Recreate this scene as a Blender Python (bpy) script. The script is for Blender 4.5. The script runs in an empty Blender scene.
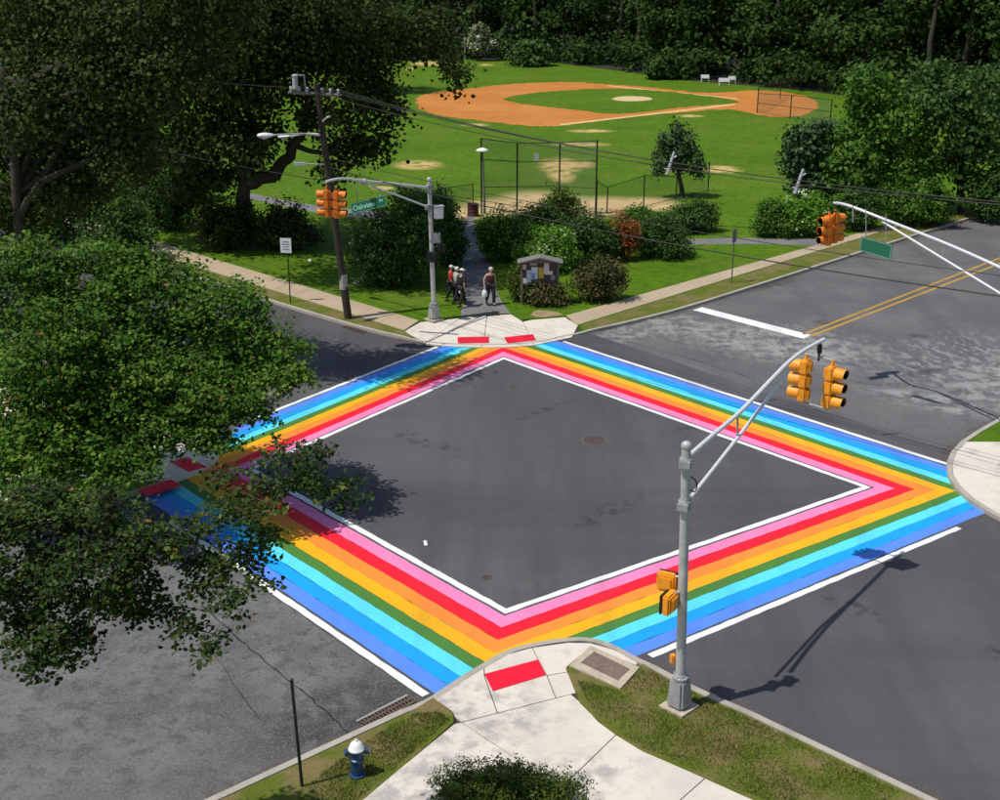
import bpy, bmesh, math, random
import numpy as np
from mathutils import Vector, Matrix
R = math.radians
SC = bpy.context.scene
COL = SC.collection
# ------------------------------------------------------------------ camera, light, exposure
CAM_H, FPX, CX, CY = 15.0, 1275.0, 500.0, 400.0
PITCH = math.atan(450.0 / FPX)
cd = bpy.data.cameras.new('camera'); cam = bpy.data.objects.new('camera', cd); COL.objects.link(cam)
cam.location = (0, 0, CAM_H); cam.rotation_euler = (math.pi / 2 - PITCH, 0, 0)
cd.sensor_width = 36.0; cd.lens = 36.0 * FPX / 1000.0; cd.clip_end = 3000
SC.camera = cam
SUNV = Vector((0.47, 0.20, -1.0)).normalized()          # the way the light travels
w = bpy.data.worlds.new('World'); SC.world = w; w.use_nodes = True
nt = w.node_tree
sky = nt.nodes.new('ShaderNodeTexSky'); sky.sky_type = 'NISHITA'; sky.sun_disc = False
sky.sun_elevation = math.asin(-SUNV.z); sky.sun_rotation = math.atan2(-SUNV.x, -SUNV.y)
nt.links.new(sky.outputs[0], nt.nodes['Background'].inputs[0]); nt.nodes['Background'].inputs[1].default_value = 0.115
sl = bpy.data.lights.new('sun', 'SUN'); sl.energy = 4.3; sl.angle = R(0.5); sl.color = (1, .955, .88)
so = bpy.data.objects.new('sun', sl); COL.objects.link(so); so.location = (-30, -12, 60)
so.rotation_euler = SUNV.to_track_quat('-Z', 'Y').to_euler()
vs = SC.view_settings; vs.view_transform = 'Standard'; vs.look = 'None'; vs.exposure = 0.0; vs.gamma = 1.0
SC.cycles.use_denoising = True
# ------------------------------------------------------------------ pixel -> place
_cp, _sp = math.cos(PITCH), math.sin(PITCH)
def ray(x, y):
    a, b = (x - CX) / FPX, -(y - CY) / FPX
    return Vector((a, _cp + b * _sp, -_sp + b * _cp))
def G(x, y, z=0.0):
    d = ray(x, y); t = (z - CAM_H) / d.z
    return Vector((0, 0, CAM_H)) + d * t
def D(x, y, Y):
    d = ray(x, y); return Vector((0, 0, CAM_H)) + d * (Y / d.y)
def zat(x0, y0, y1, z0=0.0):          # height of a vertical thing standing at pixel (x0,y0) whose top is at row y1
    P = G(x0, y0, z0); return D(x0, y1, P.y).z - z0
# ------------------------------------------------------------------ materials
MATS = {}
def _n(nt, t, **k):
    n = nt.nodes.new(t)
    for a, v in k.items(): setattr(n, a, v)
    return n
def new_mat(name):
    m = bpy.data.materials.new(name); m.use_nodes = True
    return m, m.node_tree, m.node_tree.nodes['Principled BSDF']
def mat(name, col, rough=.6, metal=0.0, var=.15, scale=6.0, bump=0.0, bscale=60.0, spec=.4, col2=None, detail=5.0):
    if name in MATS: return MATS[name]
    m, nt, b = new_mat(name)
    L = nt.links.new
    b.inputs['Roughness'].default_value = rough; b.inputs['Metallic'].default_value = metal
    b.inputs['Specular IOR Level'].default_value = spec
    tc = _n(nt, 'ShaderNodeTexCoord')
    no = _n(nt, 'ShaderNodeTexNoise'); no.inputs['Scale'].default_value = scale; no.inputs['Detail'].default_value = detail
    no.inputs['Roughness'].default_value = .65
    L(tc.outputs['Object'], no.inputs['Vector'])
    rp = _n(nt, 'ShaderNodeValToRGB')
    c = col; c2 = col2 or tuple(min(1, x * (1 + var)) for x in col)
    c1 = tuple(x * (1 - var) for x in c)
    rp.color_ramp.elements[0].position = .3; rp.color_ramp.elements[1].position = .7
    rp.color_ramp.elements[0].color = (*c1, 1); rp.color_ramp.elements[1].color = (*c2, 1)
    L(no.outputs[0], rp.inputs[0]); L(rp.outputs[0], b.inputs['Base Color'])
    if bump:
        n2 = _n(nt, 'ShaderNodeTexNoise'); n2.inputs['Scale'].default_value = bscale; n2.inputs['Detail'].default_value = 3
        L(tc.outputs['Object'], n2.inputs['Vector'])
        bp = _n(nt, 'ShaderNodeBump'); bp.inputs['Strength'].default_value = bump; bp.inputs['Distance'].default_value = .02
        L(n2.outputs[0], bp.inputs['Height']); L(bp.outputs[0], b.inputs['Normal'])
    MATS[name] = m
    return m
def layered(name, base, layers, rough=.85, bump=.3, bscale=40., spec=.3):
    """base colour + list of (colour, noise scale, lo, hi, strength, vector-scale, mask centres) mixed over it"""
    m, nt, b = new_mat(name); L = nt.links.new
    b.inputs['Roughness'].default_value = rough; b.inputs['Specular IOR Level'].default_value = spec
    tc = _n(nt, 'ShaderNodeTexCoord')
    cur = None
    for i, (c, s, lo, hi, st, vsc, spots) in enumerate(layers):
        mp = _n(nt, 'ShaderNodeMapping'); mp.inputs['Scale'].default_value = vsc[:3]
        if len(vsc) > 3: mp.inputs['Rotation'].default_value = (0, 0, vsc[3])
        mp.inputs['Location'].default_value = (i * 3.7, i * 9.1, 0)
        L(tc.outputs['Object'], mp.inputs['Vector'])
        no = _n(nt, 'ShaderNodeTexNoise'); no.inputs['Scale'].default_value = s; no.inputs['Detail'].default_value = 6
        no.inputs['Roughness'].default_value = .62
        L(mp.outputs[0], no.inputs['Vector'])
        mr = _n(nt, 'ShaderNodeMapRange'); mr.inputs['From Min'].default_value = lo; mr.inputs['From Max'].default_value = hi
        mr.inputs['To Max'].default_value = st; mr.clamp = True
        L(no.outputs[0], mr.inputs['Value']); fac = mr.outputs[0]
        if spots:
            acc = None
            for (sx, sy, rx, ry, ro) in spots:
                m2 = _n(nt, 'ShaderNodeMapping', vector_type='TEXTURE')
                m2.inputs['Location'].default_value = (sx, sy, 0); m2.inputs['Rotation'].default_value = (0, 0, ro)
                m2.inputs['Scale'].default_value = (rx, ry, 50)
                L(tc.outputs['Object'], m2.inputs['Vector'])
                gr = _n(nt, 'ShaderNodeTexGradient', gradient_type='SPHERICAL'); L(m2.outputs[0], gr.inputs[0])
                if acc is None: acc = gr.outputs['Fac']
                else:
                    mx = _n(nt, 'ShaderNodeMath', operation='MAXIMUM'); L(acc, mx.inputs[0]); L(gr.outputs['Fac'], mx.inputs[1]); acc = mx.outputs[0]
            m3 = _n(nt, 'ShaderNodeMapRange'); m3.inputs['From Max'].default_value = .55; m3.clamp = True; L(acc, m3.inputs['Value'])
            mu = _n(nt, 'ShaderNodeMath', operation='MULTIPLY'); L(fac, mu.inputs[0]); L(m3.outputs[0], mu.inputs[1]); fac = mu.outputs[0]
        mx = _n(nt, 'ShaderNodeMix', data_type='RGBA'); L(fac, mx.inputs['Factor'])
        if cur is None: mx.inputs[6].default_value = (*base, 1)
        else: L(cur, mx.inputs[6])
        mx.inputs[7].default_value = (*c, 1); cur = mx.outputs[2]
    L(cur, b.inputs['Base Color'])
    n2 = _n(nt, 'ShaderNodeTexNoise'); n2.inputs['Scale'].default_value = bscale; n2.inputs['Detail'].default_value = 4
    L(tc.outputs['Object'], n2.inputs['Vector'])
    bp = _n(nt, 'ShaderNodeBump'); bp.inputs['Strength'].default_value = bump; bp.inputs['Distance'].default_value = .02
    L(n2.outputs[0], bp.inputs['Height']); L(bp.outputs[0], b.inputs['Normal'])
    MATS[name] = m
    return m
def leaf_mat(name, stops, trans=.3, rough=.55):
    m, nt, b = new_mat(name); L = nt.links.new
    at = _n(nt, 'ShaderNodeAttribute', attribute_name='v')
    rp = _n(nt, 'ShaderNodeValToRGB'); e = rp.color_ramp.elements
    e[0].position = stops[0][0]; e[0].color = (*stops[0][1], 1); e[1].position = stops[-1][0]; e[1].color = (*stops[-1][1], 1)
    for p, c in stops[1:-1]:
        k = e.new(p); k.color = (*c, 1)
    L(at.outputs['Fac'], rp.inputs[0]); L(rp.outputs[0], b.inputs['Base Color'])
    b.inputs['Roughness'].default_value = rough; b.inputs['Specular IOR Level'].default_value = .16
    tr = _n(nt, 'ShaderNodeBsdfTranslucent'); L(rp.outputs[0], tr.inputs['Color'])
    mx = _n(nt, 'ShaderNodeMixShader'); mx.inputs[0].default_value = trans
    L(b.outputs[0], mx.inputs[1]); L(tr.outputs[0], mx.inputs[2]); L(mx.outputs[0], nt.nodes['Material Output'].inputs[0])
    MATS[name] = m
    return m
def srgb(r, g, b, k=1.0):
    f = lambda c: ((c / 255 + .055) / 1.055) ** 2.4 if c > 10 else c / 255 / 12.92
    return (f(r) * k, f(g) * k, f(b) * k)
# ------------------------------------------------------------------ object helpers
def tag(o, label=None, cat=None, group=None, kind=None):
    if label: o['label'] = label
    if cat: o['category'] = cat
    if group: o['group'] = group
    if kind: o['kind'] = kind
    return o
def empty(name, loc=(0, 0, 0), **k):
    o = bpy.data.objects.new(name, None); o.empty_display_size = .2; o.location = loc; COL.objects.link(o)
    return tag(o, **k)
def wloc(o):
    v = Vector((0, 0, 0))
    while o: v += o.location; o = o.parent
    return v
def link(name, me, m, parent=None):
    o = bpy.data.objects.new(name, me); COL.objects.link(o)
    if m: me.materials.append(m)
    if parent: o.parent = parent
    return o
class MB:
    """collects shapes in world metres; build() turns them into one mesh, local to its parent"""
    def __init__(s): s.v = []; s.f = []
    def add(s, vs, fs):
        k = len(s.v); s.v += [Vector(p) for p in vs]; s.f += [tuple(i + k for i in f) for f in fs]; return s
    def box(s, c, size, rz=0.0, taper=1.0, M=None):
        hx, hy, hz = size[0] / 2, size[1] / 2, size[2] / 2
        vs = []
        for z, t in ((-hz, 1.0), (hz, taper)):
            for x, y in ((-1, -1), (1, -1), (1, 1), (-1, 1)): vs.append(Vector((x * hx * t, y * hy * t, z)))
        Rm = M or Matrix.Rotation(rz, 3, 'Z')
        return s.add([Rm @ p + Vector(c) for p in vs], [(3, 2, 1, 0), (4, 5, 6, 7), (0, 1, 5, 4), (1, 2, 6, 5), (2, 3, 7, 6), (3, 0, 4, 7)])
    def tube(s, path, rad, n=8, cap=True):
        path = [Vector(p) for p in path]
        if not isinstance(rad, (list, tuple)): rad = [rad] * len(path)
        rings = []; up = None
        for i, p in enumerate(path):
            d = (path[min(i + 1, len(path) - 1)] - path[max(i - 1, 0)]).normalized()
            if up is None: up = d.orthogonal().normalized()
            a = (up - d * up.dot(d)).normalized(); up = a; b = d.cross(a)
            rings.append([p + (a * math.cos(2 * math.pi * k / n) + b * math.sin(2 * math.pi * k / n)) * rad[i] for k in range(n)])
        vs = [q for r in rings for q in r]; fs = []
        for i in range(len(path) - 1):
            for k in range(n):
                fs.append((i * n + k, i * n + (k + 1) % n, (i + 1) * n + (k + 1) % n, (i + 1) * n + k))
        if cap: fs += [tuple(range(n - 1, -1, -1)), tuple(range((len(path) - 1) * n, len(path) * n))]
        return s.add(vs, fs)
    def lathe(s, c, prof, n=16, M=None):
        c = Vector(c); vs = []; fs = []
        for r, z in prof:
            for k in range(n):
                p = Vector((r * math.cos(2 * math.pi * k / n), r * math.sin(2 * math.pi * k / n), z))
                vs.append(c + (M @ p if M else p))
        for i in range(len(prof) - 1):
            for k in range(n): fs.append((i * n + k, i * n + (k + 1) % n, (i + 1) * n + (k + 1) % n, (i + 1) * n + k))
        fs += [tuple(range(n - 1, -1, -1)), tuple(range((len(prof) - 1) * n, len(prof) * n))]
        return s.add(vs, fs)
    def prism(s, pts, z0, z1):          # pts: list of 3-D or 2-D points; z0/z1 number or function
        n = len(pts); g = lambda z, p: z(p) if callable(z) else z
        lo = [Vector((p[0], p[1], g(z0, p))) for p in pts]; hi = [Vector((p[0], p[1], g(z1, p))) for p in pts]
        a = sum(pts[i][0] * pts[(i + 1) % n][1] - pts[(i + 1) % n][0] * pts[i][1] for i in range(n))
        if a < 0: lo.reverse(); hi.reverse()
        return s.add(lo + hi, [tuple(range(n, 2 * n)), tuple(range(n - 1, -1, -1))] + [(i, (i + 1) % n, n + (i + 1) % n, n + i) for i in range(n)])
    def sheet(s, pts, z):
        n = len(pts); a = sum(pts[i][0] * pts[(i + 1) % n][1] - pts[(i + 1) % n][0] * pts[i][1] for i in range(n))
        vs = [Vector((p[0], p[1], z)) for p in pts]
        if a < 0: vs.reverse()
        return s.add(vs, [tuple(range(n))])
    def build(s, name, m, parent=None, smooth=False, bevel=0.0, **k):
        off = wloc(parent) if parent else Vector((0, 0, 0))
        me = bpy.data.meshes.new(name)
        me.from_pydata([tuple(p - off) for p in s.v], [], s.f)
        if bevel or any(len(f) > 4 for f in s.f):
            bm = bmesh.new(); bm.from_mesh(me)
            if bevel:
                bmesh.ops.bevel(bm, geom=[e for e in bm.edges if len(e.link_faces) == 2 and e.calc_face_angle() > .5], offset=bevel, segments=2, affect='EDGES', clamp_overlap=True)
            big = [f for f in bm.faces if len(f.verts) > 4]
            if big: bmesh.ops.triangulate(bm, faces=big, ngon_method='EAR_CLIP')
            bm.to_mesh(me); bm.free()
        if smooth:
            for p in me.polygons: p.use_smooth = True
            me.set_sharp_from_angle(angle=R(40))
        me.update()
        return tag(link(name, me, m, parent), **k)
def sub(path, n):                       # Catmull-Rom through points
    P = [Vector(p) for p in path]; o = []
    for i in range(len(P) - 1):
        p0, p1, p2, p3 = P[max(i - 1, 0)], P[i], P[i + 1], P[min(i + 2, len(P) - 1)]
        for k in range(n):
            t = k / n
            o.append(.5 * ((2 * p1) + (p2 - p0) * t + (2 * p0 - 5 * p1 + 4 * p2 - p3) * t * t + (3 * p1 - p0 - 3 * p2 + p3) * t ** 3))
    return o + [P[-1]]
def offset(line, d):                    # offset an open 2-D polyline to its left by d
    o = []
    for i, p in enumerate(line):
        a = line[max(i - 1, 0)]; b = line[min(i + 1, len(line) - 1)]
        t = Vector((b[0] - a[0], b[1] - a[1])).normalized()
        o.append(Vector((p[0] - t.y * d, p[1] + t.x * d, 0)))
    return o
def isect(a, b):
    p, p2 = a; q, q2 = b; d = p2 - p; e = q2 - q
    den = d.x * e.y - d.y * e.x; t = ((q - p).x * e.y - (q - p).y * e.x) / den
    return p + d * t
# ------------------------------------------------------------------ palette
M_old = layered('old_asphalt', (.094, .092, .095), [
    ((.15, .148, .148), .35, .42, .62, .6, (1, 1, 1), None), ((.07, .069, .072), .5, .5, .62, .55, (1, .15, 1, R(45)), None),
    ((.34, .335, .33), 1.5, .44, .60, .8, (1, 1, 1), [(11.2, 49.3, 5.6, 2.8, R(-30)), (7.4, 52.2, 3.8, 1.9, R(-40)), (19.5, 45, 6.5, 3, R(40)), (4.6, 50.4, 2.2, 1.2, R(15)), (15.5, 42.2, 3.5, 1.2, R(-35))]),
    ((.30, .295, .29), 3.2, .50, .58, .65, (1, .5, 1, R(45)), [(11.5, 49.5, 6, 3.4, R(-30)), (18, 47, 6, 4, R(40)), (6, 52, 4, 2, R(-30))]),
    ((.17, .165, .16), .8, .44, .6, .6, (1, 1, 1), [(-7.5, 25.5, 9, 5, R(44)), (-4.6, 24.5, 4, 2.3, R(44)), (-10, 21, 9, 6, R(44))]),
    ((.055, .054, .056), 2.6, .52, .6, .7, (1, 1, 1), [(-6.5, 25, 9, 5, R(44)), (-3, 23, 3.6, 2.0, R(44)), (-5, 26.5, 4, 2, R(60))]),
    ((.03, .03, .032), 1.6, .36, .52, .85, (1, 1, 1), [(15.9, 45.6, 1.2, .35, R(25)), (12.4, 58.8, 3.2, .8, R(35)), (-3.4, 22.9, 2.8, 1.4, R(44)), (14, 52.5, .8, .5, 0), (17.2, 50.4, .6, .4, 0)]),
    ((.20, .195, .19), 16, .5, .62, .42, (1, 1, 1), None), ((.045, .045, .046), 11, .52, .64, .5, (1, 1, 1), None),
    ((.24, .23, .22), 60, .54, .68, .55, (1, 1, 1), None), ((.03, .03, .03), 45, .56, .72, .65, (1, 1, 1), None)], bump=.6, bscale=60)
M_new = layered('new_asphalt', (.072, .069, .075), [
    ((.098, .094, .098), .25, .42, .6, .8, (1, .16, 1, R(45)), None), ((.052, .050, .056), .2, .45, .64, .8, (.14, 1, 1, R(45)), None),
    ((.054, .052, .057), .5, .48, .62, .6, (1, .1, 1, R(-45)), None),
    ((.105, .1, .092), 1.4, .48, .62, .55, (1, 1, 1), [(-2.8, 28.5, 3.4, 2, R(-45)), (-6, 33, 3, 2, R(-40)), (1, 28.3, 2, 1, .6), (6.5, 36.5, 1.5, .9, 0)]),
    ((.028, .027, .029), 2.4, .50, .60, .8, (1, 1, 1), [(3.0, 33, 2.2, .5, R(45)), (-2.5, 38.5, 2.4, .5, R(-45)), (6, 39.5, 1.0, .5, .3), (8.5, 27.5, 1.2, .5, R(-45)), (1.5, 41.5, 1.8, .4, R(45)), (11.5, 25, 1.6, .4, R(-45))]),
    ((.13, .126, .125), 14, .54, .66, .25, (1, 1, 1), None),
    ((.15, .145, .145), 70, .55, .7, .5, (1, 1, 1), None), ((.025, .025, .027), 50, .55, .72, .6, (1, 1, 1), None)], bump=.5, bscale=70, rough=.8)
def spot(x, y, rx, ry, k=1.7):          # ellipse on the lawn from a pixel ellipse
    c = G(x, y, .1); return (c.x, c.y, (G(x + rx, y, .1).x - c.x) * k, abs(G(x, y - ry, .1).y - G(x, y + ry, .1).y) / 2 * k, 0)
WORN = [spot(418, 165, 17, 3.4), spot(722, 169.5, 14, 2.8), spot(428, 63.6, 13, 1.5), spot(411, 69, 4, 1), spot(581, 144.5, 20, 1.4), spot(560, 166, 15, 6), spot(561, 174, 10, 6), spot(578, 164.5, 12, 3), spot(383, 188, 8, 1.5), spot(475, 125, 10, 1), spot(590, 131, 16, 1.2), spot(690, 116, 10, 1), spot(486, 65, 5, .8)]
WORN2 = [spot(455, 213, 26, 5), spot(500, 208, 30, 7), spot(535, 203, 30, 9), spot(575, 207, 30, 8), spot(610, 206, 30, 7), spot(645, 204, 26, 5)]
M_grass = layered('lawn_grass', (.080, .165, .0045), [
    ((.055, .122, .004), .09, .4, .66, .7, (1, 1, 1), None), ((.115, .18, .010), .35, .45, .7, .6, (1, 1, 1), None),
    ((.032, .083, .007), 2.2, .47, .66, .7, (1, 1, 1), None), ((.155, .185, .03), 5, .6, .8, .5, (1, 1, 1), None),
    ((.022, .055, .004), 14, .5, .7, .7, (1, 1, 1), None), ((.17, .17, .04), .2, .5, .75, .35, (1, 1, 1), None),
    ((.52, .36, .15), .9, .34, .52, .95, (1, 1, 1), WORN), ((.52, .38, .19), .9, .25, .42, 1.0, (1, 1, 1), WORN2)], bump=1.0, bscale=24, rough=.9, spec=.1)
M_verge = layered('verge_grass', (.10, .125, .016), [
    ((.20, .14, .07), .8, .44, .6, .85, (1, 1, 1), None), ((.06, .11, .01), 1.6, .5, .66, .7, (1, 1, 1), None),
    ((.19, .17, .06), 7, .52, .72, .6, (1, 1, 1), None), ((.03, .06, .008), 18, .52, .7, .7, (1, 1, 1), None)], bump=1.0, bscale=30, rough=.95, spec=.1)
M_conc = layered('concrete', (.62, .555, .48), [
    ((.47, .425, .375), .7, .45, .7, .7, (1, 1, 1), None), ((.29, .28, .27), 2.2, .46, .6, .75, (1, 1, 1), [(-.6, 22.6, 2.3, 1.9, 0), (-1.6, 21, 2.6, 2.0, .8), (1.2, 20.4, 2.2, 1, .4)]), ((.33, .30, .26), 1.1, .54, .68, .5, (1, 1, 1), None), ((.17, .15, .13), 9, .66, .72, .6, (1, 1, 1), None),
    ((.28, .26, .24), 5, .62, .75, .55, (1, 1, 1), None), ((.6, .56, .5), 40, .55, .75, .4, (1, 1, 1), None)], bump=.25, bscale=120)
M_tan = layered('tan_concrete', (.40, .315, .215), [
    ((.32, .25, .17), .5, .45, .7, .7, (1, 1, 1), None), ((.24, .19, .13), 3, .58, .75, .5, (1, 1, 1), None), ((.48, .39, .28), 30, .55, .75, .4, (1, 1, 1), None)], bump=.25, bscale=90)
M_kerb = layered('kerb_concrete', (.36, .33, .28), [
    ((.22, .2, .17), 1.2, .5, .7, .7, (1, 1, 1), None), ((.44, .41, .36), 6, .55, .72, .6, (1, 1, 1), None)], bump=.3, bscale=60)
M_path = layered('path_asphalt', (.17, .165, .165), [((.10, .095, .095), .5, .45, .65, .7, (1, 1, 1), None), ((.24, .23, .23), 3, .55, .75, .6, (1, 1, 1), None)], bump=.4)
M_dirt = layered('infield_dirt', (.43, .155, .024), [((.49, .205, .045), .12, .45, .65, .7, (1, 1, 1), None), ((.35, .115, .02), .5, .52, .7, .6, (1, 1, 1), None)], bump=.3, bscale=8, rough=.95)
M_sand = layered('pale_dirt', (.50, .37, .19), [((.58, .45, .26), .3, .45, .65, .7, (1, 1, 1), None), ((.36, .25, .11), .9, .52, .7, .6, (1, 1, 1), None)], bump=.3, bscale=8, rough=.95)
M_ground = layered('ground_soil', (.07, .09, .02), [((.05, .1, .015), .1, .4, .6, .8, (1, 1, 1), None)], bump=.5, bscale=10)
M_steel = mat('galvanised_steel', (.46, .46, .45), .55, .25, .24, 5, .06, 60)
M_arm = mat('bright_steel', (.66, .66, .66), .45, .2, .08, 9, .03, 60)
M_steel2 = mat('weathered_steel', (.34, .34, .34), .55, .25, .2, 7, .1, 60)
M_yel = mat('signal_orange_paint', (.80, .30, .013), .5, 0, .22, 5, .04, 40, spec=.5)
M_yel2 = mat('faded_signal_orange', (.72, .19, .015), .5, 0, .2, 8, .04, 40)
M_blk = mat('black_housing', (.012, .012, .013), .5, 0, .2, 8)
M_dark = mat('dark_green_steel', (.02, .028, .022), .5, .2, .2, 8)
M_wood = mat('creosoted_wood', (.045, .032, .024), .85, 0, .35, 14, .5, 50)
M_bark = mat('tree_bark', (.05, .04, .03), .9, 0, .4, 9, .8, 30)
M_white = mat('white_paint', (.74, .74, .73), .5, 0, .06, 12)
M_green = mat('street_sign_green', (.02, .16, .085), .45, 0, .08, 12)
M_wire = mat('wire_black', (.012, .012, .012), .6, 0, .1, 8)
M_lens = {c: mat('lens_' + c, v, .25, 0, .1, 10, spec=.6) for c, v in (('red', (.22, .01, .008)), ('amber', (.3, .11, .01)), ('green', (.01, .16, .09)))}
def wirenet(name, col, fac):
    m, nt, b = new_mat(name); L = nt.links.new
    b.inputs['Base Color'].default_value = (*col, 1); b.inputs['Roughness'].default_value = .6
    t = _n(nt, 'ShaderNodeBsdfTransparent'); mx = _n(nt, 'ShaderNodeMixShader'); mx.inputs[0].default_value = fac
    L(t.outputs[0], mx.inputs[1]); L(b.outputs[0], mx.inputs[2]); L(mx.outputs[0], nt.nodes['Material Output'].inputs[0]); return m
M_net = wirenet('chain_link', (.11, .13, .11), .2)
def paint(name, col, wear=.5):
    m, nt, b = new_mat(name); L = nt.links.new
    tc = _n(nt, 'ShaderNodeTexCoord'); cur = None
    b.inputs['Roughness'].default_value = .62; b.inputs['Specular IOR Level'].default_value = .35
    dk = tuple(x * .6 + .012 for x in col)
    for s, lo, hi, st, c, mpv in ((.5, .42, .7, .25, tuple(x * .62 for x in col), None), (.9, .50, .66, .38, dk, (1, .07, 45)), (.9, .52, .66, .32, dk, (1, .07, -45)), (7, .58, .66, wear * .5, tuple(x * .5 + .03 for x in col), None), (30, .60, .68, wear, (.09, .087, .088), None), (2.3, .55, .72, wear * .5, tuple(x * .55 + .03 for x in col), None), (90, .50, .72, .34, tuple(x * .45 for x in col), None)):
        no = _n(nt, 'ShaderNodeTexNoise'); no.inputs['Scale'].default_value = s; no.inputs['Detail'].default_value = 5
        if mpv:
            mp = _n(nt, 'ShaderNodeMapping'); mp.inputs['Scale'].default_value = (mpv[0], mpv[1], 1); mp.inputs['Rotation'].default_value = (0, 0, R(mpv[2])); L(tc.outputs['Object'], mp.inputs['Vector']); L(mp.outputs[0], no.inputs['Vector'])
        else: L(tc.outputs['Object'], no.inputs['Vector'])
        mr = _n(nt, 'ShaderNodeMapRange'); mr.inputs['From Min'].default_value = lo; mr.inputs['From Max'].default_value = hi; mr.inputs['To Max'].default_value = st
        L(no.outputs[0], mr.inputs['Value']); mx = _n(nt, 'ShaderNodeMix', data_type='RGBA'); L(mr.outputs[0], mx.inputs['Factor'])
        if cur is None: mx.inputs[6].default_value = (*col, 1)
        else: L(cur, mx.inputs[6])
        mx.inputs[7].default_value = (*c, 1); cur = mx.outputs[2]
    L(cur, b.inputs['Base Color'])
    n2 = _n(nt, 'ShaderNodeTexNoise'); n2.inputs['Scale'].default_value = 80; L(tc.outputs['Object'], n2.inputs['Vector'])
    bp = _n(nt, 'ShaderNodeBump'); bp.inputs['Strength'].default_value = .25; bp.inputs['Distance'].default_value = .01
    L(n2.outputs[0], bp.inputs['Height']); L(bp.outputs[0], b.inputs['Normal'])
    return m
#@@SETTING
# ------------------------------------------------------------------ the setting: kerb lines, roads, corners
H = .12
DIPS = [(G(x, y), r) for x, y, r in ((457, 684, .9), (484, 672, 1.3), (510, 668, 1.5), (540, 664, 1.4), (565, 655, 1.2), (590, 645, .9), (612, 647, .7), (461.5, 720, .25), (497.5, 711, .3), (556, 696, .3), (574, 690, .4), (454, 721, .2),
                                     (450, 340, 1.3), (470, 338, 2.0), (490, 338, 2.0), (512, 338, 2.0), (534, 338, 1.7), (555, 337, 1.0))]
def zc(p):
    k = 0
    for c, r in DIPS:
        k = max(k, min(1, max(0, (r + .75 - math.hypot(p[0] - c.x, p[1] - c.y)) / .75)))
    return H - (H - .05) * k
dA = Vector((math.cos(R(-45.2)), math.sin(R(-45.2)), 0)); dB = Vector((math.cos(R(45.6)), math.sin(R(45.6)), 0))
def px(*pts, z=0.0): return [G(x, y, z) for x, y in pts]
K_park = [G(215, 285) - dA * 90] + sub(px((215, 285), (280, 306), (340, 324), (388, 336.5), (428, 343.5), (457, 345.8), (490, 346.3), (534, 344), (569, 336.8), (600, 331), (645, 320.5), (708, 303), (868, 252)), 4) + [G(868, 252) + dB * 170]
dS = (G(419, 703) - G(367, 727)).normalized()
K_near = [G(367, 730) - dS * 40] + sub(px((367, 730), (412, 709), (433, 697), (457, 681), (484, 664.5), (508, 651.5), (537, 644), (568, 639.6), (590, 639.8), (612, 646), (640, 661), (676, 681.5), (712, 699), (751, 716)), 4) + [G(751, 713) + dA * 60]
def corner(C, u, v, r, far_u, far_v):   # kerb round a corner C: comes along u, leaves along v
    a = C + u * r; b = C + v * r; o = [C + u * far_u]
    for k in range(11):
        t = k / 10; o.append(a * (1 - t) ** 2 + C * 2 * t * (1 - t) + b * t * t)
    return o + [C + v * far_v]
K_left = corner(Vector((-8.05, 36.95, 0)), -dA, -dB, 2.6, 90, 60)
K_right = corner(Vector((11.1, 34.5, 0)), dB, dA, 6.5, 170, 60)
MB().sheet([(-900, -60), (900, -60), (900, 1500), (-900, 1500)], -.03).build('ground', M_ground, kind='structure', label='far ground around the park and streets')
# road: an X of two streets, old asphalt, then the newer surfacing of the crossing street on top
poly = [K_park[0] - dA * 1] + K_park[1:] + [K_park[-1] + Vector((9, -9, 0))] + K_right + [K_right[-1] - Vector((8.5, 8.5, 0))] + list(reversed(K_near)) + [K_near[0] + Vector((-8, 8, 0))] + list(reversed(K_left)) + [K_left[0] + Vector((4, 4, 0))]
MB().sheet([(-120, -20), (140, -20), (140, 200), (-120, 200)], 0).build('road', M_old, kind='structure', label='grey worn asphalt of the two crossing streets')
def jag(a, b, n, amp, seed):
    r = random.Random(seed); t = (b - a).normalized(); nn = Vector((-t.y, t.x, 0))
    return [a + (b - a) * (i / n) + nn * r.uniform(-amp, amp) for i in range(n + 1)]
MB().sheet(jag(G(598, 336), G(898, 436), 14, .05, 3) + [G(898, 436) + dA * 60] + [G(655, 657) + dA * 60 - dB * 3] + jag(G(650, 662), G(640, 670), 2, .02, 1) + [G(500, 690)] + jag(G(421, 697), G(170, 526), 14, .03, 5) + [G(170, 526) - dA * 60 - dB * 4, G(598, 336) - dA * 70 + dB * 4], .004).build('road_resurfacing', M_new, kind='structure', label='dark newer asphalt of the intersection and the side street')
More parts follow.
